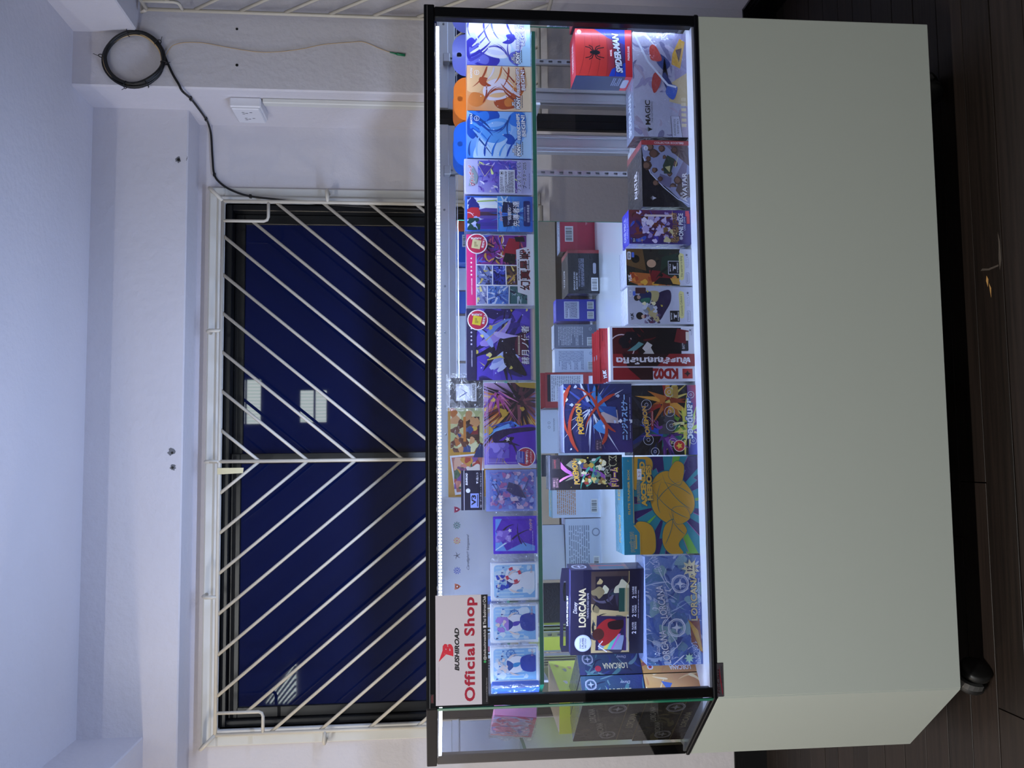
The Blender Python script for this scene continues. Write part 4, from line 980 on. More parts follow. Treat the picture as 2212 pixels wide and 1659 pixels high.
# clear keyring packet propped on the wide box
zk = SHELF+t8.h
k = Thing('keyring_packet', 'clear packet with a black card and silver emblem propped on the wide violet box', 'packet', (972, 1044, 816, 880), UY+.012, .004, dict(front='#14141e', side='#14141e'), z=zk+.001, rz=.0, lean=.06)
p = k.face('front'); p.bg('#12121c'); p.rect(.22, .80, .20, .82, '#c8ccd8'); p.rect(.26, .72, .42, .78, '#eef2fa'); p.stroke([(.35, .72), (.5, .5), (.65, .7)], .06, '#3a4c98'); p.stroke([(.4, .5), (.6, .6)], .05, '#5a78c8'); p.rect(.2, .82, .20, .36, '#dfe2ea'); p.text('VANGUARD', .51, .28, .52, .09, '#3a3020', bold=.02, shear=.2); k.fin(p)
def crinkle(name, parent, x0, x1, z0, z1, y, amp, nx=9, nz=8, seed=1, m='film'):
    r = random.Random(seed); b = MB(); g = [[Vector((x0+(x1-x0)*i/nx+(r.uniform(-1, 1)*amp*.6 if 0 < i < nx else r.uniform(-1, 1)*amp*.25), y+r.uniform(-1, 0)*amp, z0+(z1-z0)*j/nz+(r.uniform(-1, 1)*amp*.6 if 0 < j < nz else r.uniform(-1, 1)*amp*.25))) for i in range(nx+1)] for j in range(nz+1)]
    for j in range(nz):
        for i in range(nx): b.face([g[j][i], g[j][i+1], g[j+1][i+1]]); b.face([g[j][i], g[j+1][i+1], g[j+1][i]])
    return b.build(name, m, parent)
crinkle('clear_bag', k.o, -k.w*.62, k.w*.64, -.001, k.h*1.12, -.003, .004, seed=4)

# black hang header and floral sleeve pack
sp_ = Thing('sleeve_pack', 'clear sleeve pack with a blue floral picture under a navy header card', 'sleeve pack', (1050, 1160, 1014, 1104), UY, .022, dict(front='#8ea0dc', top='#9aa6e0', side='#7a8ad0', back='#cfd4ea'), z=SHELF, film=True)
p = sp_.face('front'); p.rect(.0, 1, .0, 1, '#8c9ce0'); p.rect(.04, .95, .03, .93, '#7a8ad8'); p.inside(.05, .94, .05, .92)
p.blobs(['#5a7ad8', '#a8b4ec', '#c89ac8', '#7a6ac8', '#d8c0e0', '#4a5ab8', '#88a8ec', '#b06aa8'], 110, 81, (.02, .07)); p.swirls(['#b8609c', '#4a4aa0', '#d8a0c8', '#303a80'], 26, 82, (.15, .4), (.01, .04))
p.poly([(.3, .2), (.62, .35), (.7, .55), (.5, .6), (.38, .45)], '#3a3c70'); p.poly([(.25, .35), (.35, .4), (.32, .52), (.24, .5)], '#d8c4d8'); p.stroke([(.5, .25), (.85, .12)], .05, '#2c3470'); p.free(); sp_.fin(p)
hp_ = (996, 1045, 1016, 1102)
a, q_ = at(1020, 1102, UY+.006), at(1020, 1016, UY+.006); zt, zb1 = at(996, 1058, UY+.006).z, at(1046, 1058, UY+.006).z
b = MB(); b.bbox(a.x-sp_.o.location.x, q_.x-sp_.o.location.x, .004, .0065, zb1-SHELF, zt-SHELF, .0005, dict(front='#1c1c34')); hd = b.build('header_card', 'print', sp_.o, True)
p = PR(q_.x-a.x, zt-zb1, Matrix.Translation((a.x-sp_.o.location.x, .004, zb1-SHELF)) @ Matrix(((1, 0, 0, 0), (0, 0, -1, 0), (0, 1, 0, 0), (0, 0, 0, 1))))
p.rect(0, 1, .86, .88, '#d8d8ea'); p.rect(0, 1, .06, .08, '#d8d8ea'); p.text('BUSHIROAD', .78, .76, .3, .09, '#f0f0fa', bold=.02, shear=.3); p.ell(.49, .70, .055, '#d4d6e4')
p.rect(.06, .42, .24, .60, '#8a98d8'); p.text('V3', .25, .46, .26, .2, '#14142c', bold=.04); p.rect(.09, .39, .28, .31, '#14142c'); p.text('▼1箱入り', .80, .30, .28, .1, '#e8e8f4'); p.text('EX・ブースター・コレクション', .5, .155, .86, .08, '#e8e8f4'); p.done(hd)
crinkle('clear_wrap', sp_.o, -sp_.w*.53, sp_.w*.53, 0, sp_.h*1.04, -.0025, .0025, 7, 7, 5, 'film_flat')

# sleeve packs in front row
def sleeve(label, px, fn, lean=.0, rz=0, seed=1, base='#f0f2fc', group=None, amp=.003, cols=None, film=.06):
    t = Thing('sleeve_pack', label, 'sleeve pack', px, UY, .02, cols or dict(front=base, side='#dfe4f6', back='#d0d6ee'), z=SHELF, group=group, rz=rz, lean=lean)
    p = t.face('front'); fn(p); t.fin(p)
    crinkle('clear_wrap', t.o, -t.w*.5-.002, t.w*.5+.002, -.001, t.h+.002, -.003, amp, 6, 7, seed, 'film_flat')
    for k, (x0, x1) in enumerate(((-t.w*.5-.011, -t.w*.5-.001), (t.w*.5+.001, t.w*.5+.011))): crinkle('seal_flap', t.o, x0, x1, 0, t.h, .002, .004, 3, 12, seed*3+k)
    return t
def violet(p):
    p.rect(0, 1, 0, 1, '#5a2ed0'); p.poly([(.07, .05), (.93, .03), (.93, .95), (.08, .96)], '#6aa0e8'); p.poly([(.2, .04), (.93, .03), (.93, .8), (.6, .95), (.08, .7), (.3, .3)], '#5426b8')
    for k_ in range(5): p.stroke([(.10+.035*k_, .96-.05*k_), (.30+.02*k_, .72-.03*k_)], .02, '#cfe4fa', False)
    p.org([(.35, .85), (.72, .86), (.88, .7), (.80, .05), (.45, .05), (.3, .5)], '#5a2cc0'); p.curve(.4, .85, -.2, .6, -1.4, .07, '#25104c'); p.curve(.35, .6, -.8, .6, -.6, .06, '#2a1254'); p.curve(.25, .35, .5, .6, -.8, .05, '#2a1254'); p.stroke([(.2, .25), (.7, .55)], .05, '#1c0c3c')
    p.inside(.3, .62, .6, .95); p.blobs(['#8a6cd8', '#7a5acc', '#a890e8'], 14, 91, (.05, .1)); p.free(); p.star(.62, .62, .06, '#f4ecfa', 5, .5); p.text('ヴァンガード', .76, .135, .3, .07, '#c02840', ol='#ffffff', olw=.05, rot=0, bold=.02); p.lines(.08, .6, .08, .10, 1, '#d0c8f0')
sleeve('small purple sleeve pack in a shiny crinkled bag', (1066, 1158, 1115, 1196), violet, .03, .06, 3, '#5a2ed0', None, .006, dict(front='#5a2ed0', side='#4a3ac8', back='#4a3ac8'))
def sailor(hat, cloth, low, extra, seed):
    def fn(p):
        p.rect(0, 1, 0, 1, '#f2f4fc'); p.rrect(.07, .95, .05, .94, '#a8d2f4', .09); p.inside(.07, .95, .05, .94); p.rect(.07, .95, .05, .60, '#8cc2f0')
        for k_ in range(9): p.rect(.10+.095*k_, .13+.095*k_, .3, .9, '#c8e4f8')
        p.inside(.09, .93, .06, .93); p.blobs(['#e4f0fa', '#d4e8f8'], 8, seed, (.06, .14))
        for k_ in range(12): x = .09+.07*k_; z = .89-.012*k_; p.poly([(x, z), (x+.05, z-.006), (x+.025, z-.06)], ('#3a4a90', '#e8ecf4', '#3a78c8')[k_ % 3])
        p.ring(*extra[:2], .13, .02, extra[2])
        for k_ in range(8): an = k_*.785; p.stroke([(extra[0], extra[1]), (extra[0]+.16*math.cos(an), extra[1]+.16*math.sin(an)*p.w/p.h)], .012, extra[2], False)
        # loose masses of the picture's colours, no figure
        p.org([(.30, .62), (.66, .66), (.72, .36), (.34, .34)], '#f4f4fa'); p.org([(.34, .64), (.62, .66), (.52, .52), (.42, .54)], cloth); p.org([(.36, .34), (.70, .36), (.74, .06), (.32, .06)], low); p.org([(.44, .52), (.54, .52), (.56, .38), (.46, .42)], extra[3])
        p.inside(.28, .68, .62, .90); p.blobs([hat, hat, '#f0dcd4'], 12, seed+1, (.04, .09)); p.inside(.07, .95, .05, .94); p.curve(.3, .6, -2.2, .3, .8, .06, '#f0dcd4'); p.curve(.66, .62, -.6, .3, -1.2, .06, '#f0dcd4')
        p.free(); p.text('ヴァンガード', .83, .13, .2, .05, '#b82838', ol='#ffffff', olw=.04, bold=.02)
    return fn
G2 = 'sky-blue sailor sleeve packs'
def ringy(p):
    sailor('#2a48c0', '#2c3a90', '#eef0f8', (.72, .5, '#e8ecf4', '#c83850'), 3)(p)
    p.inside(.07, .95, .05, .94); p.ring(.68, .52, .22, .075, '#f4f4fa')
    for an in (.4, 1.97, 3.54, 5.1):
        q = p.w/p.h; p.stroke([(.68+.18*math.cos(an-.3), .52+.18*q*math.sin(an-.3)), (.68+.18*math.cos(an), .52+.18*q*math.sin(an)), (.68+.18*math.cos(an+.3), .52+.18*q*math.sin(an+.3))], .075, '#d84058', False)
    p.free()
sleeve('sky-blue sleeve pack picturing a red and white life ring', (1061, 1159, 1216, 1297), ringy, 0, 0, 7, group=G2)
sleeve('sky-blue sleeve pack with lilac and red on top, middle of the three', (1060, 1160, 1306, 1388), sailor('#b08ae0', '#2c3c98', '#3348a8', (.74, .5, '#3a78c8', '#5a48b8'), 5), 0, 0, 9, group=G2)
sleeve('sky-blue sleeve pack with white and grey on top, nearest the corner post', (1060, 1161, 1397, 1475), sailor('#d8dce8', '#2c58a8', '#2a48b0', (.80, .58, '#3a78c8', '#3a98d8'), 8), 0, 0, 11, group=G2)
def bluepk(p):
    p.rect(0, 1, 0, 1, '#3c6ad0'); p.swirls(['#5a8ae4', '#2c48b0', '#8ab0f0', '#c8d8f8', '#4a3aa0'], 26, 95, (.2, .6), (.04, .12))
sleeve('blue sleeve pack in a crumpled clear bag beside the corner post', (1062, 1158, 1478, 1516), bluepk, 0, -.75, 13, '#3c6ad0', None, .006, dict(front='#3c6ad0', side='#5a7ad8', back='#5a7ad8'))

# white box with a row of six crests behind the sleeve packs
t = Thing('crest_box', 'large white box with a row of six small coloured crests', 'box', (954, 1158, 1074, 1288), UY+.05, .05, dict(front='#dcdde2', side='#d0d2da', back='#e0e0e6'), z=SHELF)
p = t.face('front'); p.grad(0, 1, 0, 1, '#a9adb8', '#abb0ba', '#a4a8b2', '#a2a6b0')
def crest(p, cx, cz, r, c1, c2, kind):
    q = p.w/p.h
    if kind == 0: p.poly([(cx-r, cz+.8*r*q), (cx+r, cz+.8*r*q), (cx+.7*r, cz-.3*r*q), (cx, cz-1.2*r*q), (cx-.7*r, cz-.3*r*q)], c1); p.ring(cx, cz, r*.6, r*.15, '#dcdde2'); p.ell(cx, cz, r*.2, '#dcdde2')
    elif kind == 3:
        for a in (0, 1.26, 2.51, 3.77, 5.03): p.curve(cx, cz, a, r*1.3, .8, r*.25, c1)
    else:
        p.ring(cx, cz, r*.7, r*.18, c1); p.ell(cx, cz, r*.25, c2)
        for k_ in range(9): a = 6.283*k_/9; p.star(cx+r*.95*math.cos(a), cz+r*.95*q*math.sin(a), r*.28, c1 if k_ % 2 else c2, 3, .5, a)
for k_, (x, c1, c2, kd) in enumerate(((.075+.0, '#b8603c', '#c89858', 0), (.235, '#34489c', '#2a3a90', 1), (.385, '#3a3a44', '#55555e', 3), (.535, '#c8a03c', '#c86a48', 1), (.69, '#2a6a5c', '#34584c', 1), (.85, '#a83a5c', '#b0506a', 0))): crest(p, x+.03, .835, .032, c1, c2, kd)
p.text('Cardfight!! Vanguard', .45, .715, .36, .035, '#5c5c68', shear=.5)
t.fin(p)

# bagged pink pack lying on the shelf behind the angled pane
t = Thing('sleeve_pack', 'pink and blue pack in a shiny bag behind the angled side pane', 'sleeve pack', None, 0, .022, dict(front='#c43a7c', side='#d88ab0', back='#b0b8e0'), loc=(-.085, .145, SHELF), rz=-math.atan2(KY, KX)-.12, lean=.10, size=(.125, .085))
p = t.face('front'); p.rect(0, 1, 0, 1, '#b6b2e0'); p.swirls(['#d04a8c', '#c83a70', '#8a9ae4', '#7a6ad0', '#e8a0c8', '#5a7ae0'], 46, 97, (.2, .6), (.05, .14)); p.rect(0, .06, 0, 1, '#e0486c'); p.rect(0, 1, 0, .08, '#d84a78'); p.blobs(['#e05a98', '#c02c68'], 8, 98, (.06, .12)); t.fin(p)
crinkle('clear_bag', t.o, -t.w*.54, t.w*.54, -.002, t.h*1.05, -.003, .007, 10, 9, 21)
# ------------------------------------------------------------------ goods on the white deck
LY = .046
def emblem(p, cx, cz, r, c='#d8d8e4', bgc=None):
    """four-pointed star in a ring of brush strokes"""
    if bgc: p.ell(cx, cz, r, bgc)
    p.ring(cx, cz, r, r*.14, c); p.ring(cx, cz, r*.8, r*.06, c); p.star(cx, cz, r*.62, c, 4, .32)
    for a in (.5, 2.1, 3.6, 5.2): p.curve(cx+r*.85*math.cos(a), cz+r*.85*p.w/p.h*math.sin(a), a+1.2, r*.7, .9, r*.14, c)
def planeswalker(p, cx, cz, r, c):
    q = p.w/p.h
    p.poly([(cx-.55*r, cz+.1*r*q), (cx+.55*r, cz+.1*r*q), (cx+.35*r, cz-.35*r*q), (cx, cz-1.1*r*q), (cx-.35*r, cz-.35*r*q)], c)
    for dx, hh in ((-.75, .35), (-.4, .75), (0, 1.1), (.4, .75), (.75, .35)): p.poly([(cx+(dx*.7-.1)*r, cz), (cx+(dx*.7+.1)*r, cz), (cx+dx*r, cz+hh*r*q)], c)
# silver-white display box with the glossy film (right end)
tb = Thing('booster_display', 'long silver-white booster display box at the right end of the deck', 'box', (1368, 1499, 72, 296), LY, .068, dict(front='#b9bcd4', top='#8a90a8', left='#1c1c28', right='#9a9cb8', back='#b83048'), z=DECK, film=True)
p = tb.face('front'); p.grad(0, 1, 0, 1, '#a8a8c4', '#8c88a8', '#c4c2d8', '#c8cce0'); p.inside(0, 1, 0, 1)
p.poly([(.25, 0), (1, 0), (1, .25), (.5, .22)], '#9a92b4'); p.swirls(['#8c8ab0', '#b4a8c0', '#7c7aa0', '#c0b8d0', '#a09ac0'], 30, 101, (.15, .4), (.03, .09))
p.poly([(.30, .0), (.62, .0), (.52, .30), (.34, .34)], '#c8b488'); p.poly([(0, 0), (.3, 0), (.26, .16), (0, .24)], '#a89ab0'); p.poly([(.66, .12), (.92, .02), (.95, .12), (.80, .26), (.70, .28)], '#d8a83c'); p.poly([(.72, .14), (.86, .08), (.84, .2)], '#5a4038')
for k_ in range(6): p.rect(.1+.05*k_, .13+.05*k_, .03, .12, '#d8c8a0')
p.org([(.42, .62), (.50, .66), (.60, .62), (.62, .52), (.55, .48), (.46, .54)], '#b83a34'); p.org([(.40, .32), (.58, .46), (.70, .30), (.80, .50), (.72, .56), (.60, .38), (.44, .22)], '#24397c'); p.org([(.36, .26), (.48, .18), (.50, .34), (.42, .40)], '#2a5ac0'); p.org([(.74, .46), (.88, .58), (.86, .68), (.74, .66)], '#c8443c')
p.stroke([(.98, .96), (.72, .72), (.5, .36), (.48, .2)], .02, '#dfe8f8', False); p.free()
p.text('MAGIC', .23, .745, .235, .095, '#15141c', bold=.02); p.text('THE GATHERING', .235, .665, .2, .024, '#15141c'); planeswalker(p, .07, .735, .035, '#15141c')
p.poly([(0, .11), (.20, .16), (.20, .32), (0, .30)], '#c4c6dc'); p.text('GUARANTEED FOIL', .095, .25, .16, .035, '#14141c', shear=.25); p.text('IN EVERY PACK', .105, .19, .15, .035, '#14141c', shear=.25); p.stroke([(0, .11), (.20, .16), (.20, .32), (0, .30)], .004, '#14141c', False)
bk = tb.face('back'); bk.bg('#b52c46'); bk.barcode(.62, .85, .62, .86); bk.lines(.2, .6, .2, .26, 2, '#e0a0a8')
lf = tb.face('left'); lf.bg('#1a1a26'); lf.text('MAGIC', .5, .72, .7, .08, '#d8d8e4', bold=.02); tp_ = tb.face('top'); tp_.bg('#7c8298'); tp_.text('SPIDER-MAN', .25, .5, .4, .34, '#e8ecf4', bold=.03); tb.fin(p, bk, lf, tp_); crinkle('shrink_wrap', tb.o, -tb.w/2-.0005, tb.w/2+.0005, 0, tb.h, -.002, .0022, 20, 9, 31, 'film_shrink')
# red prerelease cube on it
za = DECK+tb.h+.0005
t = Thing('prerelease_box', 'red and blue cube box with a spider emblem standing on the silver-white display', 'box', (1243, 1364, 63, 165), LY+.004, .066, dict(front='#c83434', top='#c03038', left='#20284c', right='#20284c', back='#c03038'), z=za, rz=.02)
p = t.face('front'); p.bg('#c8362f'); p.inside(0, 1, .12, 1); p.grad(0, 1, .12, .45, '#242a58', '#2a3a9a', '#a83034', '#c03432'); p.poly([(0, .12), (.0, .42), (.16, .36), (.30, .12)], '#2348c0'); p.poly([(1, .12), (1, .66), (.82, .42), (.68, .12)], '#2c3fae')
for k_ in range(5): p.curve(.0, .95-.16*k_, -.35+.05*k_, 1.05, .55, .012, '#9c2426')
p.free()
def spider(p, cx, cz, r, c):
    q = p.w/p.h; p.ell(cx, cz-.1*r*q, r*.24, c, r*.42*q); p.ell(cx, cz+.38*r*q, r*.15, c)
    for sg in (-1, 1):
        for (a, b_, c_, d_) in ((.5, .55, .6, 1.0), (.6, .3, .75, .62), (.6, -.15, .75, -.55), (.45, -.35, .55, -.95)): p.stroke([(cx, cz+.1*r*q), (cx+sg*a*r, cz+b_*r*q), (cx+sg*c_*r, cz+d_*r*q)], .018, c, False)
spider(p, .50, .655, .20, '#14141c'); p.rect(.42, .58, .345, .40, '#d02430'); p.text('MARVEL', .5, .372, .14, .034, '#ffffff', bold=.03)
p.text('SPIDER-MAN', .5, .26, .84, .12, '#e4ecf6', ol='#14141c', olw=.06, bold=.05, shear=.15, skew=.10); p.rect(0, 1, 0, .12, '#d42c34'); p.text('PRERELEASE', .5, .06, .30, .035, '#ffffff', bold=.02); p.ell(.93, .93, .045, '#e8e8ee'); p.text('13', .93, .93, .04, .03, '#222233')
l_ = t.face('left'); l_.bg('#20284a'); l_.rect(0, 1, 0, .12, '#c42c34'); l_.lines(.35, .9, .16, .32, 5, '#8890b0'); l_.rrect(.2, .8, .03, .14, '#a8a8b8', .08)
u = t.face('top'); u.bg('#b82c38'); u.text('PRERELEASE', .5, .5, .6, .25, '#e8d8dc', bold=.02); t.fin(p, l_, u)
# black collector box
t = Thing('collector_box', 'black and grey box strewn with brown rocks and a red side band', 'box', (1387, 1498, 304, 447), LY, .13, dict(front='#15151f', top='#20222e', left='#191922', right='#a83a3c', back='#14141c'), z=DECK, film=True)
p = t.face('front'); p.bg('#8f93b4'); p.poly([(0, 1), (0, .05), (.10, .20), (.26, .44), (.45, .76), (.7, .96), (.9, 1)], '#12121c'); p.stroke([(.04, .02), (.12, .26), (.3, .56), (.5, .82), (.75, .97)], .012, '#d0d4e8', False)
p.inside(.05, .93, 0, 1); p.poly([(.15, .0), (.5, .0), (.45, .2), (.25, .30), (.12, .16)], '#5a4a48'); p.poly([(.3, .1), (.9, .0), (.93, .5), (.7, .12), (.45, .3)], '#776c86'); p.poly([(.28, .40), (.44, .38), (.50, .62), (.38, .68), (.32, .56)], '#6a6484'); p.poly([(.62, .0), (.93, .02), (.93, .4), (.8, .3)], '#5c4a4c')
r = random.Random(7); p.box = (.3, .93, .1, .97)
for x, z, a in ((.80, .74, .09), (.62, .90, .08), (.88, .58, .06), (.72, .86, .05), (.55, .74, .05), (.36, .72, .06), (.42, .62, .04), (.3, .36, .06), (.5, .42, .045), (.66, .30, .05), (.86, .3, .06), (.4, .25, .07), (.75, .52, .035), (.56, .55, .03), (.9, .82, .07)):
    p.blobs(['#3a2a26'], 0, 1); q = p.w/p.h; n_ = 8; p.poly([(x+a*r.uniform(.7, 1.1)*math.cos(6.283*g/n_), z+a*q*r.uniform(.7, 1.1)*math.sin(6.283*g/n_)) for g in range(n_)], '#4a342e'); p.poly([(x+a*.7*r.uniform(.7, 1.1)*math.cos(6.283*g/n_), z+.1*a+a*.6*q*math.sin(6.283*g/n_)) for g in range(n_)], r.choice(('#6a4a3c', '#7a5a48')))
p.free(); p.poly([(.5, .40), (.72, .30), (.78, .46), (.62, .56), (.50, .54)], '#2c3c30'); p.poly([(.52, .42), (.62, .40), (.60, .52)], '#b8b078'); p.stroke([(.6, .3), (.84, .2)], .03, '#d8d890')
p.rect(.93, 1, 0, 1, '#a83c40'); p.text('COLLECTOR BOOSTERS', .965, .42, .032, .62, '#e0d4d8', rot=-90, bold=.02); p.ell(.88, .91, .035, '#dcdce8'); p.text('13+', .88, .91, .04, .025, '#15151f', bold=.02)
p.text('AVATAR', .30, .11, .44, .10, '#dcd8dc', bold=.03); p.text('THE LAST AIRBENDER', .30, .04, .40, .02, '#c8c4cc'); planeswalker(p, .13, .78, .045, '#c8c8d8'); p.ell(.14, .18, .02, '#b8b0b8'); p.ell(.2, .18, .02, '#b8b0b8')
bk = t.face('back'); bk.bg('#15151e'); bk.rect(0, .08, 0, 1, '#8a2c30'); bk.text('UNLOCK THE POWER', .72, .80, .42, .05, '#d8d8e4', bold=.02); bk.text('OF THE AVATAR', .72, .72, .38, .05, '#d8d8e4', bold=.02); bk.lines(.2, .85, .48, .66, 7, '#8888a0'); bk.barcode(.64, .94, .04, .26); bk.rrect(.3, .55, .1, .2, '#a8a8b8', .03)
u = t.face('top'); u.bg('#20222e'); u.rect(.90, 1, 0, 1, '#a04448'); u.text('AVATAR', .42, .42, .42, .20, '#e2dede', bold=.03); u.text('THE LAST AIRBENDER', .42, .24, .34, .05, '#c0bcc4')
t.fin(p, bk, u)
# violet-blue box
t = Thing('booster_box', 'violet and blue booster box with a large caption in gold-edged black', 'box', (1359, 1507, 454, 527), LY, .062, dict(front='#3a2c8c', top='#2c2ab0', side='#3a2cb8', back='#2c2c9c'), z=DECK, film=True)
p = t.face('front'); p.grad(0, 1, 0, 1, '#2c2470', '#3a2c90', '#7a3a34', '#3c2c80'); p.inside(.02, .98, .18, .98)
p.swirls(['#4a3aa8', '#7a3c30', '#5a2c48', '#3a58c0', '#2a2470', '#8a4a34'], 30, 111, (.2, .7), (.06, .2)); p.blobs(['#c8b8e4', '#b0a0d8', '#e0d4f4', '#9a88cc'], 26, 112, (.03, .08)); p.inside(.5, .98, .5, .98); p.swirls(['#7a4030', '#5a2c24', '#6a382c'], 10, 113, (.5, 1), (.15, .3)); p.inside(.3, .8, .4, .8); p.blobs(['#d8ccf0', '#c0b0e4', '#ece4fa'], 24, 117, (.03, .09)); p.inside(.05, .5, .2, .45); p.blobs(['#d8cc98', '#2c2438', '#8a6a40'], 10, 114, (.05, .12)); p.free()
p.text('EGGHEAD CRISIS', .48, .262, .86, .065, '#15122a', ol='#d8a468', olw=.05, bold=.03); p.text('ONE PIECE', .57, .165, .68, .075, '#eef0fa', ol='#1c1c60', olw=.05, bold=.03); p.ring(.17, .165, .045, .012, '#eef0fa'); p.star(.17, .165, .04, '#eef0fa', 4, .3, .785); p.text('CARD GAME', .60, .105, .4, .03, '#c8d0f8')
p.rect(.03, .17, .90, .955, '#1c1c30'); p.text('EB-04', .10, .928, .10, .035, '#e8e8f4'); p.text('エクストラブースター', .1, .85, .1, .05, '#c8c8e8'); p.rect(.6, .9, .02, .07, '#c84048'); p.rect(.82, .98, .03, .09, '#d04858'); p.star(.1, .8, .09, '#e8b848', 4, .12); p.star(.88, .3, .12, '#f0c080', 4, .12); p.rect(.8, .86, .3, .75, '#e8d8d8')
u = t.face('top'); u.bg('#2a28b4'); u.text('ONE PIECE', .5, .6, .7, .3, '#c8ccf8', bold=.02); u.text('CARD GAME', .5, .25, .6, .16, '#c8ccf8')
bk = t.face('back'); bk.bg('#2a2a9c'); bk.rect(.1, .9, .42, .8, '#c8cae0'); bk.lines(.14, .86, .46, .76, 9, '#4a4a70'); bk.barcode(.1, .45, .05, .22); bk.barcode(.55, .9, .05, .22, 8); t.fin(p, u, bk)
# two torn-paper boxes
def torn(p, z0, c, seed):
    r = random.Random(seed); pts = [(0, 0), (1, 0)]+[(1-k_/14, z0+r.uniform(-.02, .02)) for k_ in range(15)]; p.poly(pts, c)
def caption(p, s, cz):
    p.poly([(.18, cz-.03), (.5, cz-.045), (.86, cz-.035), (.9, cz+.02), (.82, cz+.045), (.5, cz+.035), (.2, cz+.045), (.14, cz+.01)], '#e0d890'); p.text(s, .52, cz, .58, .04, '#26222c', bold=.0, skew=.03)
def logo_sq(p, x0, x1, z0, z1):
    p.rect(x0-.015, x1+.015, z0-.008, z1+.008, '#d8d8e4'); p.rect(x0, x1, z0, z1, '#14141c'); cx = (x0+x1)/2; w_ = x1-x0
    p.text('BATTLE', cx, z0+(z1-z0)*.85, w_*.6, (z1-z0)*.13, '#e8e8f0', bold=.03); p.poly([(cx-.3*w_, z0+.6*(z1-z0)), (cx+.3*w_, z0+.6*(z1-z0)), (cx+.08*w_, z0+.5*(z1-z0)), (cx+.12*w_, z0+.3*(z1-z0)), (cx-.12*w_, z0+.3*(z1-z0)), (cx-.08*w_, z0+.5*(z1-z0))], '#e8e8f0'); p.text('OF TALINGCHAN', cx, z0+(z1-z0)*.15, w_*.8, (z1-z0)*.12, '#e8e8f0', bold=.03)
def low_marks(p):
    p.text('PASULOL', .62, .07, .26, .05, '#a8aac4'); p.star(.84, .08, .05, '#45455a', 5, .3); p.text('x', .78, .07, .03, .02, '#555568'); p.rrect(.06, .36, .045, .10, '#8a8aa4', .03); p.rrect(.07, .35, .05, .095, '#c6c8dc', .025); p.lines(.1, .32, .062, .085, 2, '#8a8aa4')
def backs(t, c1, c2, seed, n=12):
    bk = t.face('back'); bk.bg(c1); bk.lines(.1, .9, .3, .9, n, c2, seed); bk.barcode(.55, .92, .05, .22, seed); bk.ring(.2, .14, .06, .015, c2); return bk
t = Thing('card_box', 'dark card box with green and orange picture above a torn white edge', 'box', (1353, 1507, 538, 617), LY, .06, dict(front='#c8cadc', top='#b4b8c8', side='#b8bace', back='#7c7e90'), z=DECK, film=True)
p = t.face('front'); p.bg('#cdcfe0'); p.inside(0, 1, .18, 1); p.rect(0, 1, .18, 1, '#2c2a26'); p.blobs(['#1c1c1c', '#3a3628', '#4a3a2c', '#26302a'], 26, 121, (.06, .16)); p.poly([(.2, .5), (.78, .46), (.9, .2), (.2, .2)], '#243c30'); p.poly([(.4, .7), (1, .75), (1, 1), (.55, 1)], '#6a4e2c'); p.poly([(0, .4), (.32, .62), (.36, .9), (.1, .95), (0, .8)], '#b0602c'); p.blobs([], 0, 1)
p.inside(0, .36, .2, .95); p.blobs(['#d8843c', '#e0a840', '#a8441c', '#c86a2c'], 16, 122, (.04, .1)); p.inside(0, 1, .18, 1); p.poly([(.1, .62), (.42, .66), (.40, .5), (.2, .3), (.08, .45)], '#7a1c24'); p.poly([(0, .2), (.18, .2), (.22, .5), (.05, .6)], '#14161c'); p.poly([(.02, .18), (.2, .18), (.2, .34), (.05, .3)], '#c8983c'); p.curve(.6, .2, 1.8, .8, .8, .1, '#18241e'); p.curve(.7, .5, 2.2, .5, .9, .07, '#101614'); p.ell(.6, .62, .11, '#c8a080', .07); p.blobs(['#15120e'], 3, 124, (.04, .06)); p.ell(.72, .86, .11, '#1a1816'); p.free()
torn(p, .19, '#cdcfe0', 3); logo_sq(p, .32, .66, .20, .36); caption(p, 'This warrior is dying', .16); low_marks(p); p.rrect(.70, .92, .93, .985, '#d8d8e0', .03); p.text('BT04', .81, .957, .14, .03, '#222228', bold=.02); p.rrect(.76, .90, .88, .92, '#4a6ac8', .02); p.text('YUK', .2, .95, .2, .05, '#e4e4ea', bold=.05, skew=.15); t.fin(p, backs(t, '#6e7084', '#c0c2d0', 5, 16))
t = Thing('card_box', 'pale grey card box with a torn-paper picture and a cream caption strip', 'box', (1356, 1508, 620, 700), LY, .06, dict(front='#c8cadc', top='#d0d2e0', side='#c0c2d6', back='#d0d4e6'), z=DECK, film=True)
p = t.face('front'); p.grad(0, 1, 0, 1, '#ccd0e4', '#c8cae0', '#b4b6c8', '#bcbed0'); p.org([(.1, .52), (.3, .44), (.62, .34), (.92, .36), (.80, .56), (.5, .66), (.2, .62)], '#2c2148'); p.org([(.06, .52), (.42, .58), (.48, .72), (.30, .7), (.1, .6)], '#b8a878'); p.org([(.6, .56), (.86, .52), (.88, .66), (.7, .68)], '#b4a670'); p.org([(.52, .68), (.85, .64), (.84, .80), (.62, .82)], '#1f2c5c'); p.org([(.56, .68), (.7, .66), (.68, .78), (.6, .8)], '#2c6a58')
p.blobs(['#1c1a22'], 0, 1); p.ell(.70, .86, .08, '#2a2428'); p.ell(.72, .83, .05, '#b89a88'); p.ell(.22, .82, .10, '#18161c'); p.ell(.2, .77, .05, '#c8a890'); p.inside(.02, .3, .5, .75); p.blobs(['#5a4a6a', '#6a3048', '#8a7a98', '#4a3a50'], 16, 131, (.02, .05)); p.inside(.3, .6, .55, .78); p.blobs(['#c8ccd8', '#9098a8', '#e8e0b0'], 14, 132, (.03, .06)); p.free(); p.rrect(.82, .98, .72, .88, '#4a2c34', .02); p.blobs(['#c8b840'], 2, 133, (.02, .03))
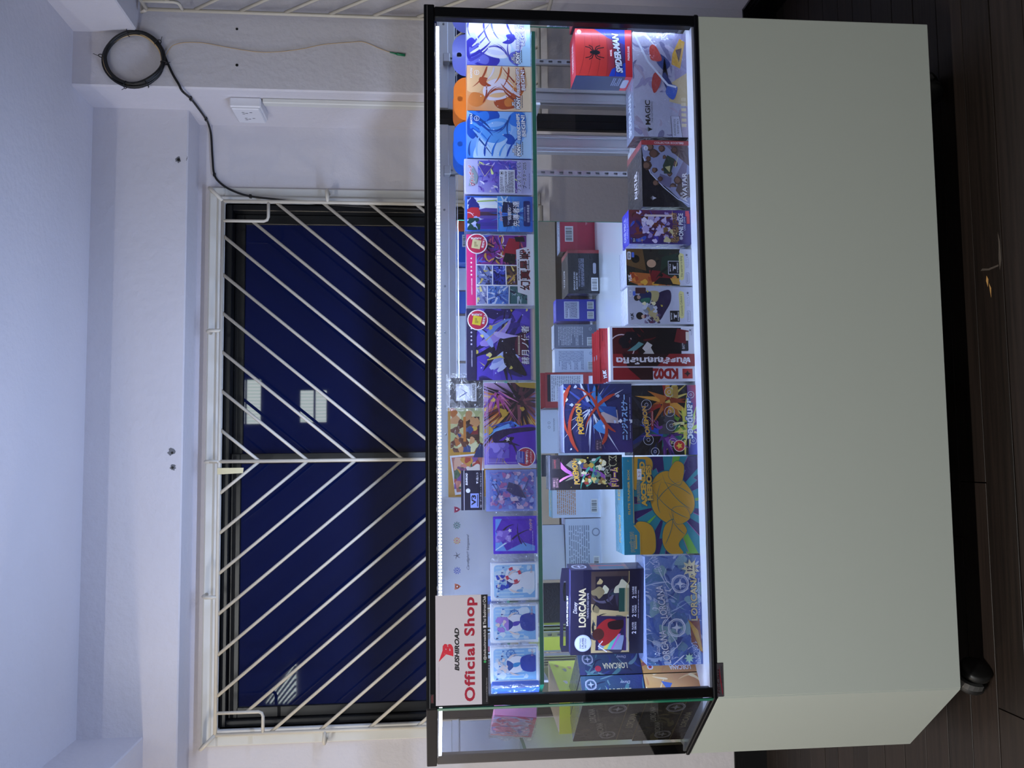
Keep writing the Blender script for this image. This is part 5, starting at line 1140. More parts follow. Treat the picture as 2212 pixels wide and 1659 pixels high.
torn(p, .30, '#cacce0', 5); logo_sq(p, .06, .36, .21, .36); caption(p, 'Community Collection 2', .175); low_marks(p); p.rrect(.72, .93, .93, .985, '#a8a8b4', .03); p.rrect(.73, .92, .934, .981, '#d0d2de', .028); p.text('CC02', .82, .957, .12, .025, '#333340'); p.rrect(.76, .88, .88, .92, '#4a6ac8', .02); p.text('YUK', .2, .935, .2, .045, '#22222a', bold=.05, skew=.15); t.fin(p, backs(t, '#ccd2e6', '#8088a8', 6, 18))
# upright dark red packs with hang headers, four deep
def kd(label, Y, first=None):
    if first:
        o = first.o.copy(); COL.objects.link(o); o.location.y = Y; o['label'] = label
        for ch in first.o.children:
            c_ = ch.copy(); COL.objects.link(c_); c_.parent = o
            for g in ch.children:
                d_ = g.copy(); COL.objects.link(d_); d_.parent = c_
        return o
    t = Thing('starter_deck', label, 'card pack', (1318, 1510, 705, 824), Y, .024, dict(front='#d8d8e4', side='#c8c8d6', back='#a83a3c'), z=DECK, group='dark red hang packs')
    p = t.face('front'); p.bg('#dcdce8'); p.rect(.30, .975, .155, .97, '#1c1216'); p.inside(.30, .975, .155, .97); p.poly([(.3, .6), (.5, .97), (.975, .97), (.975, .75), (.7, .7)], '#4c1418'); p.swirls(['#5a181c', '#3a1014', '#681c20', '#2a0c10'], 24, 141, (.2, .7), (.04, .12)); p.poly([(.48, .155), (.975, .155), (.975, .42), (.6, .5), (.45, .4)], '#120e12')
    p.poly([(.3, .78), (.48, .97), (.3, .97)], '#7a2024'); p.ring(.62, .86, .24, .02, '#c8b0b4'); p.inside(.6, .9, .66, .9); p.blobs(['#15121a'], 9, 142, (.05, .1)); p.free(); p.poly([(.55, .80), (.66, .70), (.72, .66), (.68, .60), (.56, .70)], '#5c8a88'); p.blobs([], 0, 1); p.poly([(.50, .56), (.66, .50), (.72, .56), (.60, .62)], '#d0c8c4'); p.poly([(.38, .58), (.5, .48), (.62, .52), (.52, .6), (.42, .66)], '#c8c0bc'); p.stroke([(.36, .62), (.48, .5)], .03, '#d8d0cc')
    p.rect(.275, .50, .0, .97, '#8c2426'); p.poly([(.275, .80), (.5, .86), (.5, .3), (.275, .45)], '#2a1216'); p.text('พันธสัญญาโลหิต', .385, .49, .15, .88, '#e8e4ea', rot=90, bold=.045)
    p.rect(.03, .25, .0, .97, '#dcdce8'); p.rect(.03, .25, .50, .97, '#8c2a2c'); p.poly([(.03, .97), (.25, .97), (.25, .80), (.03, .64)], '#861c22'); p.poly([(.25, .8), (.25, .5), (.03, .5), (.03, .64)], '#301418'); p.text('KD02', .14, .35, .20, .30, '#9c2628', rot=90, bold=.06); p.rect(.05, .23, .03, .15, '#a8302c'); p.star(.14, .09, .06, '#2a1014', 4, .5)
    p.rrect(.55, .80, .07, .17, '#25252c', .02); p.text('BATTLE', .67, .13, .16, .03, '#d8d8e0'); p.blobs([], 0, 1); p.poly([(.68, .10), (.92, .06), (.96, .2), (.72, .24)], '#6a1c20'); p.rect(.74, .9, .06, .10, '#d8d0c0'); p.text('PASULOL', .90, .03, .12, .016, '#8a8aa4'); p.star(.93, .045, .03, '#45455a', 5, .3)
    p.rect(0, .025, 0, 1, '#e6e6ee'); p.rect(.975, 1, 0, 1, '#e6e6ee')
    bk = t.face('back'); bk.bg('#a03436'); bk.rect(.06, .82, .30, .92, '#d8dae6'); bk.lines(.1, .8, .34, .88, 16, '#8a8c9c'); bk.barcode(.62, .92, .03, .24); bk.rect(.1, .4, .05, .2, '#d8d8e0'); bk.rect(.06, .82, .9, .96, '#25252c'); t.fin(p, bk)
    # red header with a euro hole
    zt = at(1298, 768, Y+.022).z-DECK-t.h; b = MB(); y_ = .022; c_ = C('#a02c2e'); w_ = t.w*.98; zz = t.h
    cells = [(-w_/2, w_/2, 0, .006), (-w_/2, -.016, .006, .013), (.016, w_/2, .006, .013), (-w_/2, -.005, .013, .018), (.005, w_/2, .013, .018), (-w_/2, w_/2, .018, zt)]
    for x0, x1, z0, z1 in cells: b.box(x0, x1, y_-.001, y_, zz+z0-.0005, zz+z1, c_)
    hd = b.build('header_card', 'print', t.o, True)
    p = PR(w_, zt, Matrix.Translation((-w_/2, y_-.001, zz)) @ Matrix(((1, 0, 0, 0), (0, 0, -1, 0), (0, 1, 0, 0), (0, 0, 0, 1)))); p.text('YUK', .14, .5, .17, .5, '#eeeeee', ol='#14141c', olw=.08, bold=.06, skew=.15); p.text('พันธสัญญาโลหิต', .86, .75, .2, .2, '#30181c'); p.done(hd)
    return t
k1 = kd('dark red hang pack with Thai lettering, front one of the four', LY)
for i, nm in enumerate(('second', 'third', 'fourth')): kd('dark red hang pack, %s from the front of the four, only its header showing' % nm, LY+.0255*(i+1), k1)
# two booster displays, one on the other
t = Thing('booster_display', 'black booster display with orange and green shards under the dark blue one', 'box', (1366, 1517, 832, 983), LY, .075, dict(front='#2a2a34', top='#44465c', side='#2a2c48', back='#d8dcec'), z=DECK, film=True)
p = t.face('front'); p.bg('#1c1e28'); p.inside(0, 1, 0, 1); p.shards(['#2a2c3c', '#101018', '#34344c', '#1c2c68', '#14141c'], 60, 151, .4, .6, (.2, .8), (.03, .09)); p.shards(['#b86a2c', '#d89a3c', '#8a3a1c', '#c8b45c', '#a02c24'], 30, 152, .78, .45, (.15, .45), (.02, .06)); p.shards(['#a8c040', '#d8d058', '#6a9a38', '#e8e4a0'], 22, 153, .45, .18, (.15, .5), (.01, .045)); p.shards(['#4a2470', '#2a48b8', '#7a3a98', '#1c6a60'], 24, 154, .3, .5, (.1, .4), (.015, .05)); p.inside(.3, .6, .35, .6); p.blobs(['#2a2a34', '#4a4854', '#1a1a22'], 12, 155, (.04, .09)); p.free()
p.grad(0, 1, 0, .14, '#4a58c0', '#b8384a', '#5a2c6a', '#2c2c70'); p.shards(['#e0d878', '#c8e078', '#f0ecb0'], 10, 156, .35, .1, (.1, .3), (.01, .03))
for x, z, r_ in ((.90, .42, .07), (.72, .78, .075), (.42, .40, .075), (.22, .76, .075), (.48, .78, .07), (.18, .38, .06), (.62, .42, .075), (.05, .66, .06), (.86, .08, .05), (.5, .06, .05), (.2, .06, .05)): p.ring(x, z, r_, .007, '#c8ccdc'); p.ring(x, z, r_*.35, .006, '#c8ccdc')
p.text('POKÉMON', .48, .80, .44, .09, '#d8a838', ol='#2a3a80', olw=.06, bold=.04, skew=.12); p.rect(.36, .68, .675, .715, '#8a1c2c'); p.text('การ์ดเกม', .52, .695, .2, .022, '#f0d8d8'); p.text('วอยด์เบลซ', .52, .115, .58, .11, '#e8f0fa', ol='#2c58a8', olw=.07, bold=.05)
p.ell(.13, .28, .085, '#e8d8d0'); p.ell(.13, .28, .075, '#c02c34'); p.star(.13, .28, .05, '#e8c848', 5, .5); p.rect(.82, .98, .28, .36, '#a8843c')
bk = t.face('back'); bk.bg('#d4d9ea'); bk.lines(.2, .5, .06, .1, 2, '#8088a0'); bk.lines(.55, .8, .12, .16, 2, '#8088a0'); t.fin(p, bk)
zh = DECK+t.h+.0005
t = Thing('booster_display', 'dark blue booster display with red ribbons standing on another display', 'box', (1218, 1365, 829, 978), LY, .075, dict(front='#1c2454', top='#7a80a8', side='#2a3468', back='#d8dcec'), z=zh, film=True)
p = t.face('front'); p.grad(0, 1, 0, 1, '#3a2c6a', '#28305c', '#1c2858', '#141c44'); p.inside(0, 1, 0, 1); p.shards(['#1c2450', '#2c3c80', '#101838', '#3a4c98', '#c8d0e0', '#dfe4ee'], 46, 161, .65, .6, (.2, .7), (.008, .03)); p.poly([(.55, .30), (.98, .55), (.75, .62), (.6, .5)], '#3a78b8'); p.poly([(.25, .35), (.5, .45), (.38, .58), (.3, .5)], '#4a88c8'); p.poly([(.42, .2), (.62, .22), (.58, .46), (.44, .44)], '#b0a0a0'); p.poly([(.5, .22), (.66, .24), (.68, .5), (.58, .4)], '#2c4a8c')
p.blobs(['#dfe4ee', '#b8c4e0'], 14, 162, (.01, .03))
for a in ((.02, .80, .6, 1.1, -2.0, .06), (.98, .90, 2.6, .9, 1.3, .07), (.30, .25, 1.0, .8, -1.5, .05), (.85, .25, 2.0, .7, .9, .06), (.12, .45, -.6, .5, 1.5, .06), (.6, .5, .2, .5, 1.2, .05)): p.curve(*a, '#a83a28', 12)
p.free(); p.text('POKÉMON', .49, .78, .44, .11, '#dca838', ol='#24346c', olw=.06, bold=.04, skew=.10); p.text('ニンジャスピナー', .51, .11, .66, .10, '#8ab0e0', ol='#0c1230', olw=.08, bold=.05); p.rect(.03, .19, .45, .55, '#3a2c40'); p.text('ポケモン', .11, .52, .13, .03, '#c8a8a8'); p.text('カード', .11, .475, .1, .025, '#c8a8a8'); p.rect(.82, .98, .50, .53, '#101020'); p.lines(.2, .8, .02, .035, 1, '#a8b0d0')
bk = t.face('back'); bk.bg('#d4d9ea'); bk.lines(.2, .5, .06, .1, 2, '#8088a0'); bk.ring(.3, .2, .03, .008, '#70788c'); bk.ring(.4, .2, .03, .008, '#70788c'); t.fin(p, bk)
# teal and gold trainer box
t = Thing('trainer_box', 'large teal box with a gold picture and violet flame stripes', 'box', (1347, 1525, 986, 1197), LY, .078, dict(front='#1f7f92', top='#2a8aa4', side='#1f7f92', back='#cfd8ea'), z=DECK, film=True)
p = t.face('front'); p.bg('#1f8090'); p.inside(.0, 1, 0, .86); r = random.Random(171)
p.rect(0, 1, 0, .86, '#20808e')
for k_ in range(15):
    a = 6.283*k_/15+.2; q = p.w/p.h; c_ = ('#2c1a5c', '#2c1a5c', '#6aa83c')[k_ % 3]; wd = .10 if k_ % 3 < 2 else .05
    d_ = (math.cos(a), math.sin(a)); n_ = (-d_[1], d_[0]); cx, cz = .52, .40
    z1 = lambda t_, s_k: (cx+d_[0]*t_+n_[0]*s_k, cz+(d_[1]*t_+n_[1]*s_k)*q)
    zig = [z1(.12, 0), z1(.38, wd*.5), z1(.36, wd*.9), z1(.9, wd*1.7), z1(.95, -wd*1.2), z1(.52, -wd*.9), z1(.55, -wd*.5)]
    p.poly(zig, '#b0489c'); p.poly([(cx+(x-cx)*.995+.003, z-.004) for x, z in zig], c_)
# generic golden mass in place of the picture's creature
g1, g2c = '#c08e28', '#1b6470'
for pts in ([(.66, .86), (1, .86), (1, .66), (.94, .60), (.85, .62), (.74, .74)], [(.30, .40), (.42, .60), (.62, .66), (.80, .58), (.86, .40), (.76, .20), (.60, .06), (.44, .06), (.34, .2)], [(0, .86), (.30, .86), (.34, .74), (.28, .62), (.14, .58), (0, .62)], [(0, .40), (.12, .50), (.30, .46), (.36, .30), (.24, .16), (.10, .28), (0, .22)], [(.30, .30), (.46, .36), (.48, .18), (.36, .12)], [(.70, .24), (.90, .18), (.95, .30), (.80, .40)]):
    p.org(pts, g2c); cx = sum(a for a, _ in pts)/len(pts); cz = sum(z for _, z in pts)/len(pts); p.org([(cx+(x-cx)*.96, cz+(z-cz)*.96) for x, z in pts], g1)
for a in ((.36, .14, 1.2, .6, -.9), (.46, .12, 1.0, .5, -.8), (.55, .55, -.6, .35, -.8), (.1, .46, -.5, .4, .6), (.7, .82, -1.6, .3, .7), (.42, .52, .3, .35, -.9), (.2, .2, .9, .3, -.7), (.6, .1, .9, .35, .6)): p.curve(*a, .008, g2c)
p.free(); p.rect(.0, 1, .86, 1, '#1c7c92'); p.stroke([(.32, .87), (1, .87)], .006, '#c8a040', False); p.stroke([(.30, .86), (.22, .79), (0, .79)], .006, '#c8a040', False); p.poly([(0, .79), (.22, .79), (.30, .87), (.30, 1), (0, 1)], '#1c7c92'); p.stroke([(0, .79), (.22, .79), (.30, .87)], .008, '#c8a040', False)
p.text('ELITE TRAINER BOX', .64, .928, .46, .028, '#d0a848', bold=.02); p.text('2+', .96, .93, .02, .02, '#d0a848'); p.text('POKÉMON', .13, .90, .20, .06, '#1c7c92', ol='#d0a848', olw=.05, bold=.03, skew=.06); p.rect(.06, .2, .835, .86, '#c8a040'); p.lines(.07, .19, .84, .855, 1, '#1c7c92')
p.poly([(.50, .66), (.97, .70), (.98, .80), (.62, .83), (.48, .76)], '#1c6c84')
p.text('MEGA EVOLUTION', .66, .80, .26, .035, '#1c6478', ol='#d0a848', olw=.05, bold=.03); p.text('ASCENDED', .72, .735, .46, .075, '#d0a03c', ol='#14505c', olw=.05, bold=.06, skew=.04); p.text('HEROES', .73, .655, .36, .075, '#d0a03c', ol='#14505c', olw=.05, bold=.06, skew=.04)
p.rect(.765, .875, .755, .815, '#e6e6ec'); p.text('5-2', .82, .785, .06, .03, '#a02430')
u = t.face('top'); u.bg('#2c90ac'); u.text('POKÉMON', .25, .5, .28, .3, '#d0a848', bold=.02); u.text('HEROES', .7, .5, .3, .3, '#d0a848', bold=.02)
bk = t.face('back'); bk.bg('#d0daee'); bk.lines(.05, .5, .3, .8, 12, '#8890a8', 4); bk.lines(.55, .95, .5, .9, 10, '#c88a5a', 9); bk.barcode(.7, .92, .06, .2); bk.ring(.5, .2, .03, .01, '#c8583c'); t.fin(p, u, bk)
zj = DECK+t.h+.0005
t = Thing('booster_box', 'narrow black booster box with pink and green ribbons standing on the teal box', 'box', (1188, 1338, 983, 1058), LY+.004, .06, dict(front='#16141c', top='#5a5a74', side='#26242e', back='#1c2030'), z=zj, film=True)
p = t.face('front'); p.bg('#15131b'); p.inside(.03, .97, .03, .97); p.curve(.9, .9, 3.6, 1.2, 1.6, .14, '#b060b0'); p.curve(.1, .15, .6, 1.3, 1.2, .14, '#8a4a98'); p.curve(.95, .3, 2.2, 1.2, .9, .10, '#4aa08c'); p.curve(.1, .5, -.8, .9, 1.4, .12, '#4a9880'); p.curve(.2, .9, -.9, .9, -.9, .07, '#c87ab8')
p.poly([(.25, .80), (.5, .62), (.72, .78), (.86, .70), (.66, .56), (.4, .56)], '#7a7868'); p.inside(.15, .9, .22, .68); p.blobs(['#b8963c', '#d8c070', '#8a6a3c', '#c8c8c0', '#3a4a78', '#a04038', '#6a8a70', '#e8e0b8'], 46, 181, (.03, .09)); p.free(); p.blobs(['#e0c85c'], 8, 182, (.01, .02))
p.text('POKÉMON', .5, .655, .68, .10, '#d8a83c', ol='#2c3a74', olw=.06, bold=.04, skew=.12); p.text('MEGA', .44, .20, .5, .07, '#1c1a24', ol='#c8c8a8', olw=.06, bold=.05); p.text('ドリーム', .36, .105, .56, .10, '#d8b848', ol='#7a3a98', olw=.08, bold=.05); p.text('ex', .82, .13, .26, .09, '#15131b', ol='#d8d0a0', olw=.07, bold=.06); p.rect(.06, .36, .88, .97, '#3a2c34'); p.text('ポケモン', .2, .945, .2, .03, '#b88a90'); p.text('カードゲーム', .2, .905, .24, .03, '#b88a90'); p.rect(.6, .9, .86, .97, '#2c2428'); p.text('ハイクラス', .75, .93, .24, .03, '#a83a40')
bk = t.face('back'); bk.bg('#1c2034'); bk.lines(.1, .9, .5, .9, 10, '#9098b0'); t.fin(p, bk)
# blue long display on the left
tm = Thing('booster_display', 'pale blue film-wrapped booster display at the left end of the deck', 'box', (1395, 1537, 1200, 1436), LY, .075, dict(front='#5a7ac8', top='#a8b8e8', side='#7a90d8', back='#cfd6ea'), z=DECK, film=True)
p = tm.face('front'); p.grad(0, 1, 0, 1, '#3a5cb8', '#4a68c4', '#7a98d0', '#5a80c8'); p.inside(0, 1, 0, 1); p.swirls(['#4a6cc0', '#8aa8dc', '#2c4898', '#a8c0e8', '#6a8ad0', '#3a5aa8', '#c4d4f0', '#5a88b8'], 90, 191, (.12, .4), (.02, .07)); p.blobs(['#6a90b0', '#8ab0c0', '#4a70a8', '#7a98c8'], 20, 192, (.03, .07)); p.poly([(.1, .0), (.42, .05), (.40, .22), (.2, .2)], '#8a4a3c'); p.stroke([(.12, .02), (.3, .12), (.42, .26)], .05, '#c8983c'); p.swirls(['#dfe8f8', '#eef2fc', '#b8cdf0'], 60, 193, (.06, .25), (.004, .016)); p.free()  # thin white streaks paint the film's reflections into the print
emblem(p, .34, .46, .085, '#dfe4f4'); emblem(p, .74, .38, .085, '#dfe4f4')
for x, z, sc in ((.58, .74, 1), (.17, .70, 1)): p.text('Disney', x-.02, z+.10, .12*sc, .10*sc, '#dfe6f8', shear=.4); p.text('LORCANA', x, z-.02, .30*sc, .13*sc, '#e8ecfa', ol='#4a2c50', olw=.03, bold=.02, skew=.15); p.text('TRADING CARD GAME', x+.01, z-.12, .26*sc, .035, '#e8ecfa', skew=.15)
p.text('LORCANA', .62, .14, .44, .12, '#d8c488', ol='#22408c', olw=.04, bold=.03); p.text('TRADING CARD GAME', .62, .045, .34, .035, '#d8dcf0'); p.text('LORCANA', .93, .80, .14, .12, '#dfe6f8', skew=.3); p.text('LORCANA', .1, .12, .2, .10, '#c8d4f4', rot=180, skew=.2)
p.star(.88, .18, .09, '#e8dcb0', 9, .55); p.text('12', .88, .20, .05, .10, '#3a3a6a', bold=.04); p.text('CARDS', .88, .10, .06, .04, '#3a3a6a', bold=.02); p.star(.06, .25, .05, '#b8e0c0', 8, .5)
crinkle('shrink_wrap', tm.o, -tm.w/2-.0005, tm.w/2+.0005, 0, tm.h, -.002, .002, 20, 10, 33, 'film_shrink'); tm.fin(p, backs(tm, '#ccd4e8', '#8890a8', 9, 10))
# black hang-tab starter set standing on it
zl = DECK+tm.h+.0005; rzl = -.10
a, q_ = at(1330, 1416, LY+.01), at(1330, 1228, LY+.03); wl_ = q_.x-a.x+.004
hl = at(1232, 1320, LY+.02).z-zl
st = Thing('starter_set', 'black starter set box with a hang tab, left of the teal box', 'box', None, 0, .05, dict(front='#17152c', top='#3a3468', right='#1f1a48', left='#c8c0d8', back='#d8d8e4'), loc=((a.x+q_.x)/2, LY+.018, zl), size=(wl_, hl), rz=-.13)
p = st.face('front'); p.grad(0, 1, 0, 1, '#15132a', '#1a1632', '#1a1838', '#1c1838'); p.inside(.02, .98, .20, .72); p.rect(.02, .98, .20, .72, '#c0a878'); p.poly([(.5, .2), (.98, .2), (.98, .72), (.6, .72)], '#4a3a38'); p.poly([(.5, .25), (.92, .22), (.92, .66), (.54, .66)], '#241c2c'); p.swirls(['#3a3448', '#5a5468', '#2a3c48', '#6a6a58', '#1c1a24'], 18, 201, (.15, .4), (.03, .1)); p.blobs(['#b8a070', '#8a7a58', '#d0c8a8'], 9, 202, (.03, .08)); p.rect(.5, .78, .26, .34, '#1f4a40'); p.rect(.5, .78, .2, .26, '#a09878')
p.poly([(.04, .22), (.44, .2), (.46, .64), (.05, .66)], '#2a1c44'); p.poly([(.05, .30), (.22, .26), (.24, .6), (.06, .62)], '#8a9ab8'); p.poly([(.06, .44), (.24, .34), (.24, .38), (.06, .52)], '#60c0b0'); p.poly([(.06, .50), (.24, .40), (.24, .43), (.06, .56)], '#d8c860'); p.poly([(.06, .42), (.24, .31), (.24, .34), (.06, .45)], '#c060b8'); p.org([(.10, .56), (.28, .66), (.42, .50), (.36, .30), (.22, .36)], '#a02428'); p.org([(.3, .3), (.4, .28), (.38, .48), (.3, .46)], '#2a1218'); p.ell(.24, .62, .07, '#4a2420'); p.rect(.04, .42, .20, .27, '#3a2060'); p.rect(.04, .42, .2, .235, '#b8b0a0'); p.stroke([(.03, .5), (.1, .62), (.16, .56)], .012, '#f0e8f0', False); p.free(); p.stroke([(.02, .20), (.14, .20), (.2, .235), (.8, .235), (.86, .2), (.98, .2)], .008, '#c8b070', False)
p.text('Disney', .56, .93, .14, .07, '#e4dce8', shear=.4); p.text('LORCANA', .56, .84, .46, .10, '#dccaa0', bold=.03); p.text('TRADING CARD GAME', .58, .765, .30, .025, '#d8d0dc'); p.ell(.14, .83, .10, '#b8bcd8'); p.ell(.14, .83, .09, '#cfd4e8'); p.text('EVERYTHING', .14, .865, .12, .022, '#2a2450', bold=.02); p.text('2 PLAYERS', .14, .83, .13, .03, '#2a2450', bold=.03); p.text('NEED TO PLAY', .14, .795, .12, .02, '#2a2450', bold=.02)
for x, s1, s2 in ((.30, 'PLAYER', 'DECKS'), (.50, 'DECK', 'CASES'), (.72, 'LORE', 'COUNTERS')): p.text('2', x-.05, .13, .03, .06, '#f0ecf4', bold=.03); p.text(s1, x+.03, .145, .09, .025, '#f0ecf4', bold=.02); p.text(s2, x+.03, .11, .09, .025, '#f0ecf4', bold=.02)
p.lines(.42, .75, .06, .075, 1, '#c0b8c8')
rt = st.face('right'); rt.bg('#1c1844'); rt.poly([(0, .2), (1, .2), (1, .70), (0, .70)], '#6a5a58'); rt.rect(.1, .9, .25, .6, '#24506a'); rt.rect(.55, .65, .2, .7, '#c83c3c'); emblem(rt, .5, .86, .3, '#dcdcea'); st.fin(p, rt)
zt = at(1206, 1310, LY+.06).z-zl-hl; b = MB(); c_ = C('#17152e'); w_ = wl_; y_ = .02
b.face([(x, y_, hl+z) for x, z in ((-w_/2, 0), (w_/2, 0), (w_/2-.004, zt*.75), (w_/2-.02, zt), (.052, zt), (.052, zt*.62), (.040, zt*.72), (.022, zt*.62), (.022, zt*.45), (.052, zt*.45), (.0521, zt*.2), (-w_/2+.02, zt*.2), (-w_/2+.02, zt*.4), (-.03, zt*.4), (-.03, zt*.58), (-.06, zt*.58), (-.0601, zt*.4), (-w_/2+.02, zt*.42), (-w_/2+.02, zt), (-w_/2+.006, zt*.8))], c_)
b.v = []; b.f = []; b.c = []; b.sm = []
holes_ = [(.018, .058, .35*zt, .70*zt), (-.072, -.028, .35*zt, .62*zt)]
xs = [-w_/2, -.072, -.028, .018, .058, w_/2]
for i in range(5):
    x0, x1 = xs[i], xs[i+1]; top0 = zt*.82 if i == 0 else zt; top1 = zt*.82 if i == 4 else zt
    if i in (1, 3):
        z0, z1 = (holes_[1][2:] if i == 1 else holes_[0][2:]); b.face([(x0, y_, hl), (x1, y_, hl), (x1, y_, hl+z0), (x0, y_, hl+z0)], c_)
        if i == 3: b.face([(x0, y_, hl+z1*.8), ((x0+x1)/2, y_, hl+z1), (x1, y_, hl+z1*.8), (x1, y_, hl+zt), (x0, y_, hl+zt)], c_)
        else: b.face([(x0, y_, hl+z1), (x1, y_, hl+z1), (x1, y_, hl+zt), (x0, y_, hl+zt)], c_)
    else: b.face([(x0, y_, hl), (x1, y_, hl), (x1, y_, hl+top1), (x0, y_, hl+top0)], c_)
b.face([(-w_/2, .0, hl-.0003), (w_/2, .0, hl-.0003), (w_/2, y_, hl), (-w_/2, y_, hl)], c_)
hd = b.build('hang_tab', 'print', st.o, True)
p = PR(w_, zt, Matrix.Translation((-w_/2, y_, hl)) @ Matrix(((1, 0, 0, 0), (0, 0, -1, 0), (0, 1, 0, 0), (0, 0, 0, 1)))); p.text('2-PLAYER STARTER SET', .49, .18, .36, .17, '#f0ecf4', bold=.03); p.done(hd)
# four booster boxes standing along the angled pane, two low and two on top
dirc = Vector((-KX, KY, 0)).normalized(); inn = Vector((KY, KX, 0)).normalized(); th_ = .052
ang = -math.atan2(KY, KX)
zmid = at(1399, 1450, LY).z; ztop = at(1256, 1450, LY+.02).z
def lor(label, z0, z1, k, dark, ln=.195):
    start = Vector((.012, .016, 0))+inn*(.006+k*(th_+.002)); c_ = start+dirc*(ln/2+.044); c_.z = z0
    cols = dict(front='#16141c', back='#1a1a24', top='#5a5a78', left='#22242c', right='#20285a') if dark else dict(front='#231c18', back='#7a5a38', top='#c8a878', left='#c8903c', right='#c88a44')
    t = Thing('booster_box', label, 'box', None, 0, th_, cols, loc=c_, size=(ln, z1-z0-.001), rz=ang, film=True, group='film-wrapped boxes along the angled pane')
    f = t.face('front'); f.bg('#1b1a20' if dark else '#2a2620'); f.swirls(['#2c2a30', '#3a3634', '#141318', '#4a443a'] if dark else ['#5a543a', '#3a3428', '#6a6244', '#24201c'], 36, 211+k, (.15, .5), (.04, .12)); f.rect(0, 1, 0, .26, '#15141a' if dark else '#2c1c1c'); f.stroke([(0, .27), (1, .27)], .008, '#8a7a50', False)  # big face coloured dark to stand for the shade on it
    for x, z in ((.3, .6), (.66, .8)): f.text('LORCANA', x, z, .34, .11, '#a8a69c', bold=.02, skew=.2); f.text('TRADING CARD GAME', x, z-.09, .3, .03, '#8a887e', skew=.2)
    f.text('LORCANA', .5, .13, .36, .12, '#b0a888', bold=.02); emblem(f, .15, .45, .09, '#b0b0b8'); emblem(f, .8, .42, .1, '#b0b0b8')
    e_ = t.face('right')
    if dark: e_.grad(0, 1, 0, 1, '#1c2048', '#28306a', '#3a5a70', '#2a2c60'); e_.swirls(['#4a7a80', '#2c3c78', '#6a8a90', '#1a1c40'], 16, 221+k, (.4, 1.2), (.06, .2)); e_.text('LORCANA', .35, .42, .24, .40, '#d8d0a8', rot=90, bold=.03); e_.text('Disney', .72, .3, .14, .16, '#d0d0d8', rot=90, shear=.3); emblem(e_, .65, .85, .22, '#b8bcd0'); e_.ell(.25, .7, .12, '#b82c40')
    else: e_.grad(0, 1, 0, 1, '#c88a4c', '#b87a44', '#e0b068', '#d8a04c'); e_.swirls(['#e0b878', '#b86a40', '#d09050', '#a85a4c', '#f0d8a0'], 16, 231+k, (.4, 1.2), (.06, .2)); e_.poly([(.3, .6), (.7, .7), (.6, .5)], '#4a6ab0'); e_.ell(.25, .85, .12, '#e8e4e0'); e_.star(.25, .85, .09, '#b83c48', 6, .6); e_.text('LORCANA', .2, .3, .2, .4, '#f0e8dc', rot=90, bold=.03)
    t.fin(f, e_); return t
lor('orange-ended film-wrapped box low against the angled pane', DECK, zmid, 0, False); lor('orange-ended film-wrapped box low and second from the angled pane', DECK, zmid, 1, False)
lor('film-wrapped box on top against the angled pane, its big face darkened for shade', zmid+.0005, ztop, 0, True, .185); lor('navy-ended film-wrapped box on top and second from the angled pane', zmid+.0005, ztop, 1, True, .185)
# tall yellow box behind them
t = Thing('toy_box', 'tall lemon-yellow box with small animal pattern behind the film-wrapped boxes', 'box', None, 0, .175, dict(front='#d6e02a', right='#c2c840', left='#c8c070', top='#c9b488', back='#c8cc58'), loc=(-.079, .224, DECK), size=(.094, .853-DECK), rz=-.12)
p = t.face('right'); p.bg('#c0c844'); r = random.Random(3)
for k_ in range(26):
    x, z = r.uniform(.06, .94), r.uniform(.05, .95); c_ = r.choice(('#a88a5c', '#b89a8c', '#8a8a70', '#c4c0b8')); p.ell(x, z, r.uniform(.03, .06), c_, .014); p.ell(x+.03, z+.01, .02, c_)
q = t.face('front'); q.grad(0, 1, 0, 1, '#e0e020', '#d0dc28', '#d8e43c', '#e4e83c'); q.text('', .5, .5, .1, .1, '#000000') if False else None
q.ell(.5, .45, .34, '#e8c860'); q.ell(.4, .42, .12, '#6a9ad8'); q.ell(.66, .34, .14, '#c88a4c')
bk = t.face('back'); bk.bg('#c8cc54'); bk.rect(0, 1, .0, .55, '#d4dc30'); bk.ell(.5, .38, .3, '#d8a860'); bk.ell(.35, .36, .1, '#5a8ac8'); bk.ell(.7, .25, .14, '#b87040')
t.fin(p, q, bk)

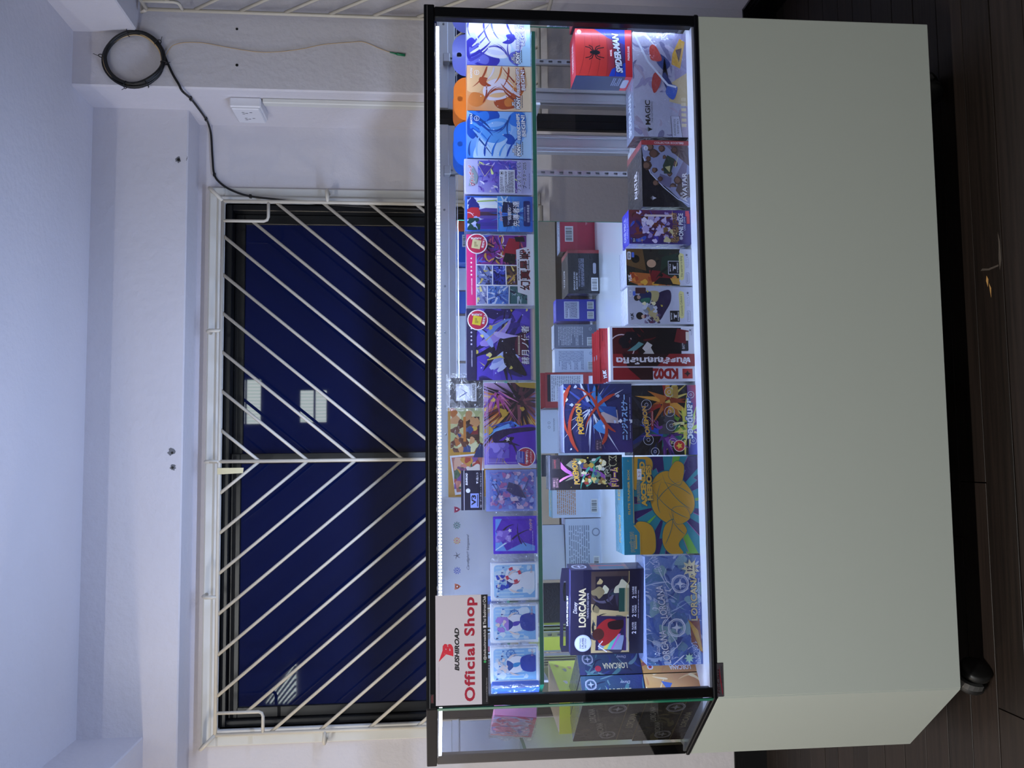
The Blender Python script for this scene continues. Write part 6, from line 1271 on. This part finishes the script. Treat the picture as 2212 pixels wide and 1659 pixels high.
# ------------------------------------------------------------------ shop sign on the glass
a, q_ = at(1000, 1522, -.003), at(1000, 1285, -.003); z1, z0 = at(941, 1400, -.003).z, at(1054, 1400, -.003).z
w_, h_ = q_.x-a.x, z1-z0
b = MB(); b.bbox(-w_/2, w_/2, 0, .0018, 0, h_, .0004, dict(front='#d9d2dc')); sg = b.build('shop_sign', 'print', None, True); sg.location = ((a.x+q_.x)/2, -.0052, z0)
tag(sg, 'white sign with red and black lettering stuck on the top left of the glass', 'sign')
p = PR(w_, h_, face_m('front', w_, .0018, h_)); p.bg('#c6bfca'); p.rect(0, 1, 0, .125, '#16151c')
# red initial and company name
def P2(x, z): return (x, z)
p.text('B', .500, .765, .115, .205, '#c8283c', bold=.07, shear=.22); p.poly([(.395, .945), (.470, .835), (.545, .865), (.50, .868)], '#c8283c'); p.poly([(.395, .945), (.468, .855), (.463, .80)], '#c8283c')
p.text('BUSHIROAD', .505, .595, .39, .09, '#18171d', bold=.045, shear=.22)
p.text('Official Shop', .505, .325, .95, .26, '#a01c36', bold=.035, space=1.12)
p.ell(.385, .06, .012, '#3a9a5a'); p.text('@thaibushiroadclub', .54, .058, .28, .06, '#e4e0e6'); p.rect(.695, .715, .03, .09, '#d8d4dc'); p.text('Thai Bushiroad Club', .855, .062, .26, .055, '#e4e0e6'); p.text('© bushiroad All Rights Reserved.', .13, .03, .22, .03, '#a8a4ac')
p.lines(.05, .35, .93, .95, 1, '#b8b0c0'); p.done(sg)
# small dark red sticker on the top rail
a, q_ = at(933, 1520, -.004), at(933, 1500, -.004); z1, z0 = at(930, 1510, -.004).z, at(938, 1510, -.004).z
b = MB(); b.bbox(-(q_.x-a.x)/2, (q_.x-a.x)/2, 0, .0006, 0, z1-z0, .0001, dict(front='#1c1418')); sk = b.build('rail_sticker', 'print', None, True); sk.location = ((a.x+q_.x)/2, -.0036, z0)
tag(sk, 'tiny dark red sticker on the black top rail above the sign', 'sticker'); p = PR(q_.x-a.x, z1-z0, face_m('front', q_.x-a.x, .0006, z1-z0)); p.lines(.08, .92, .25, .8, 2, '#6a2c34', 2, .7); p.done(sk)
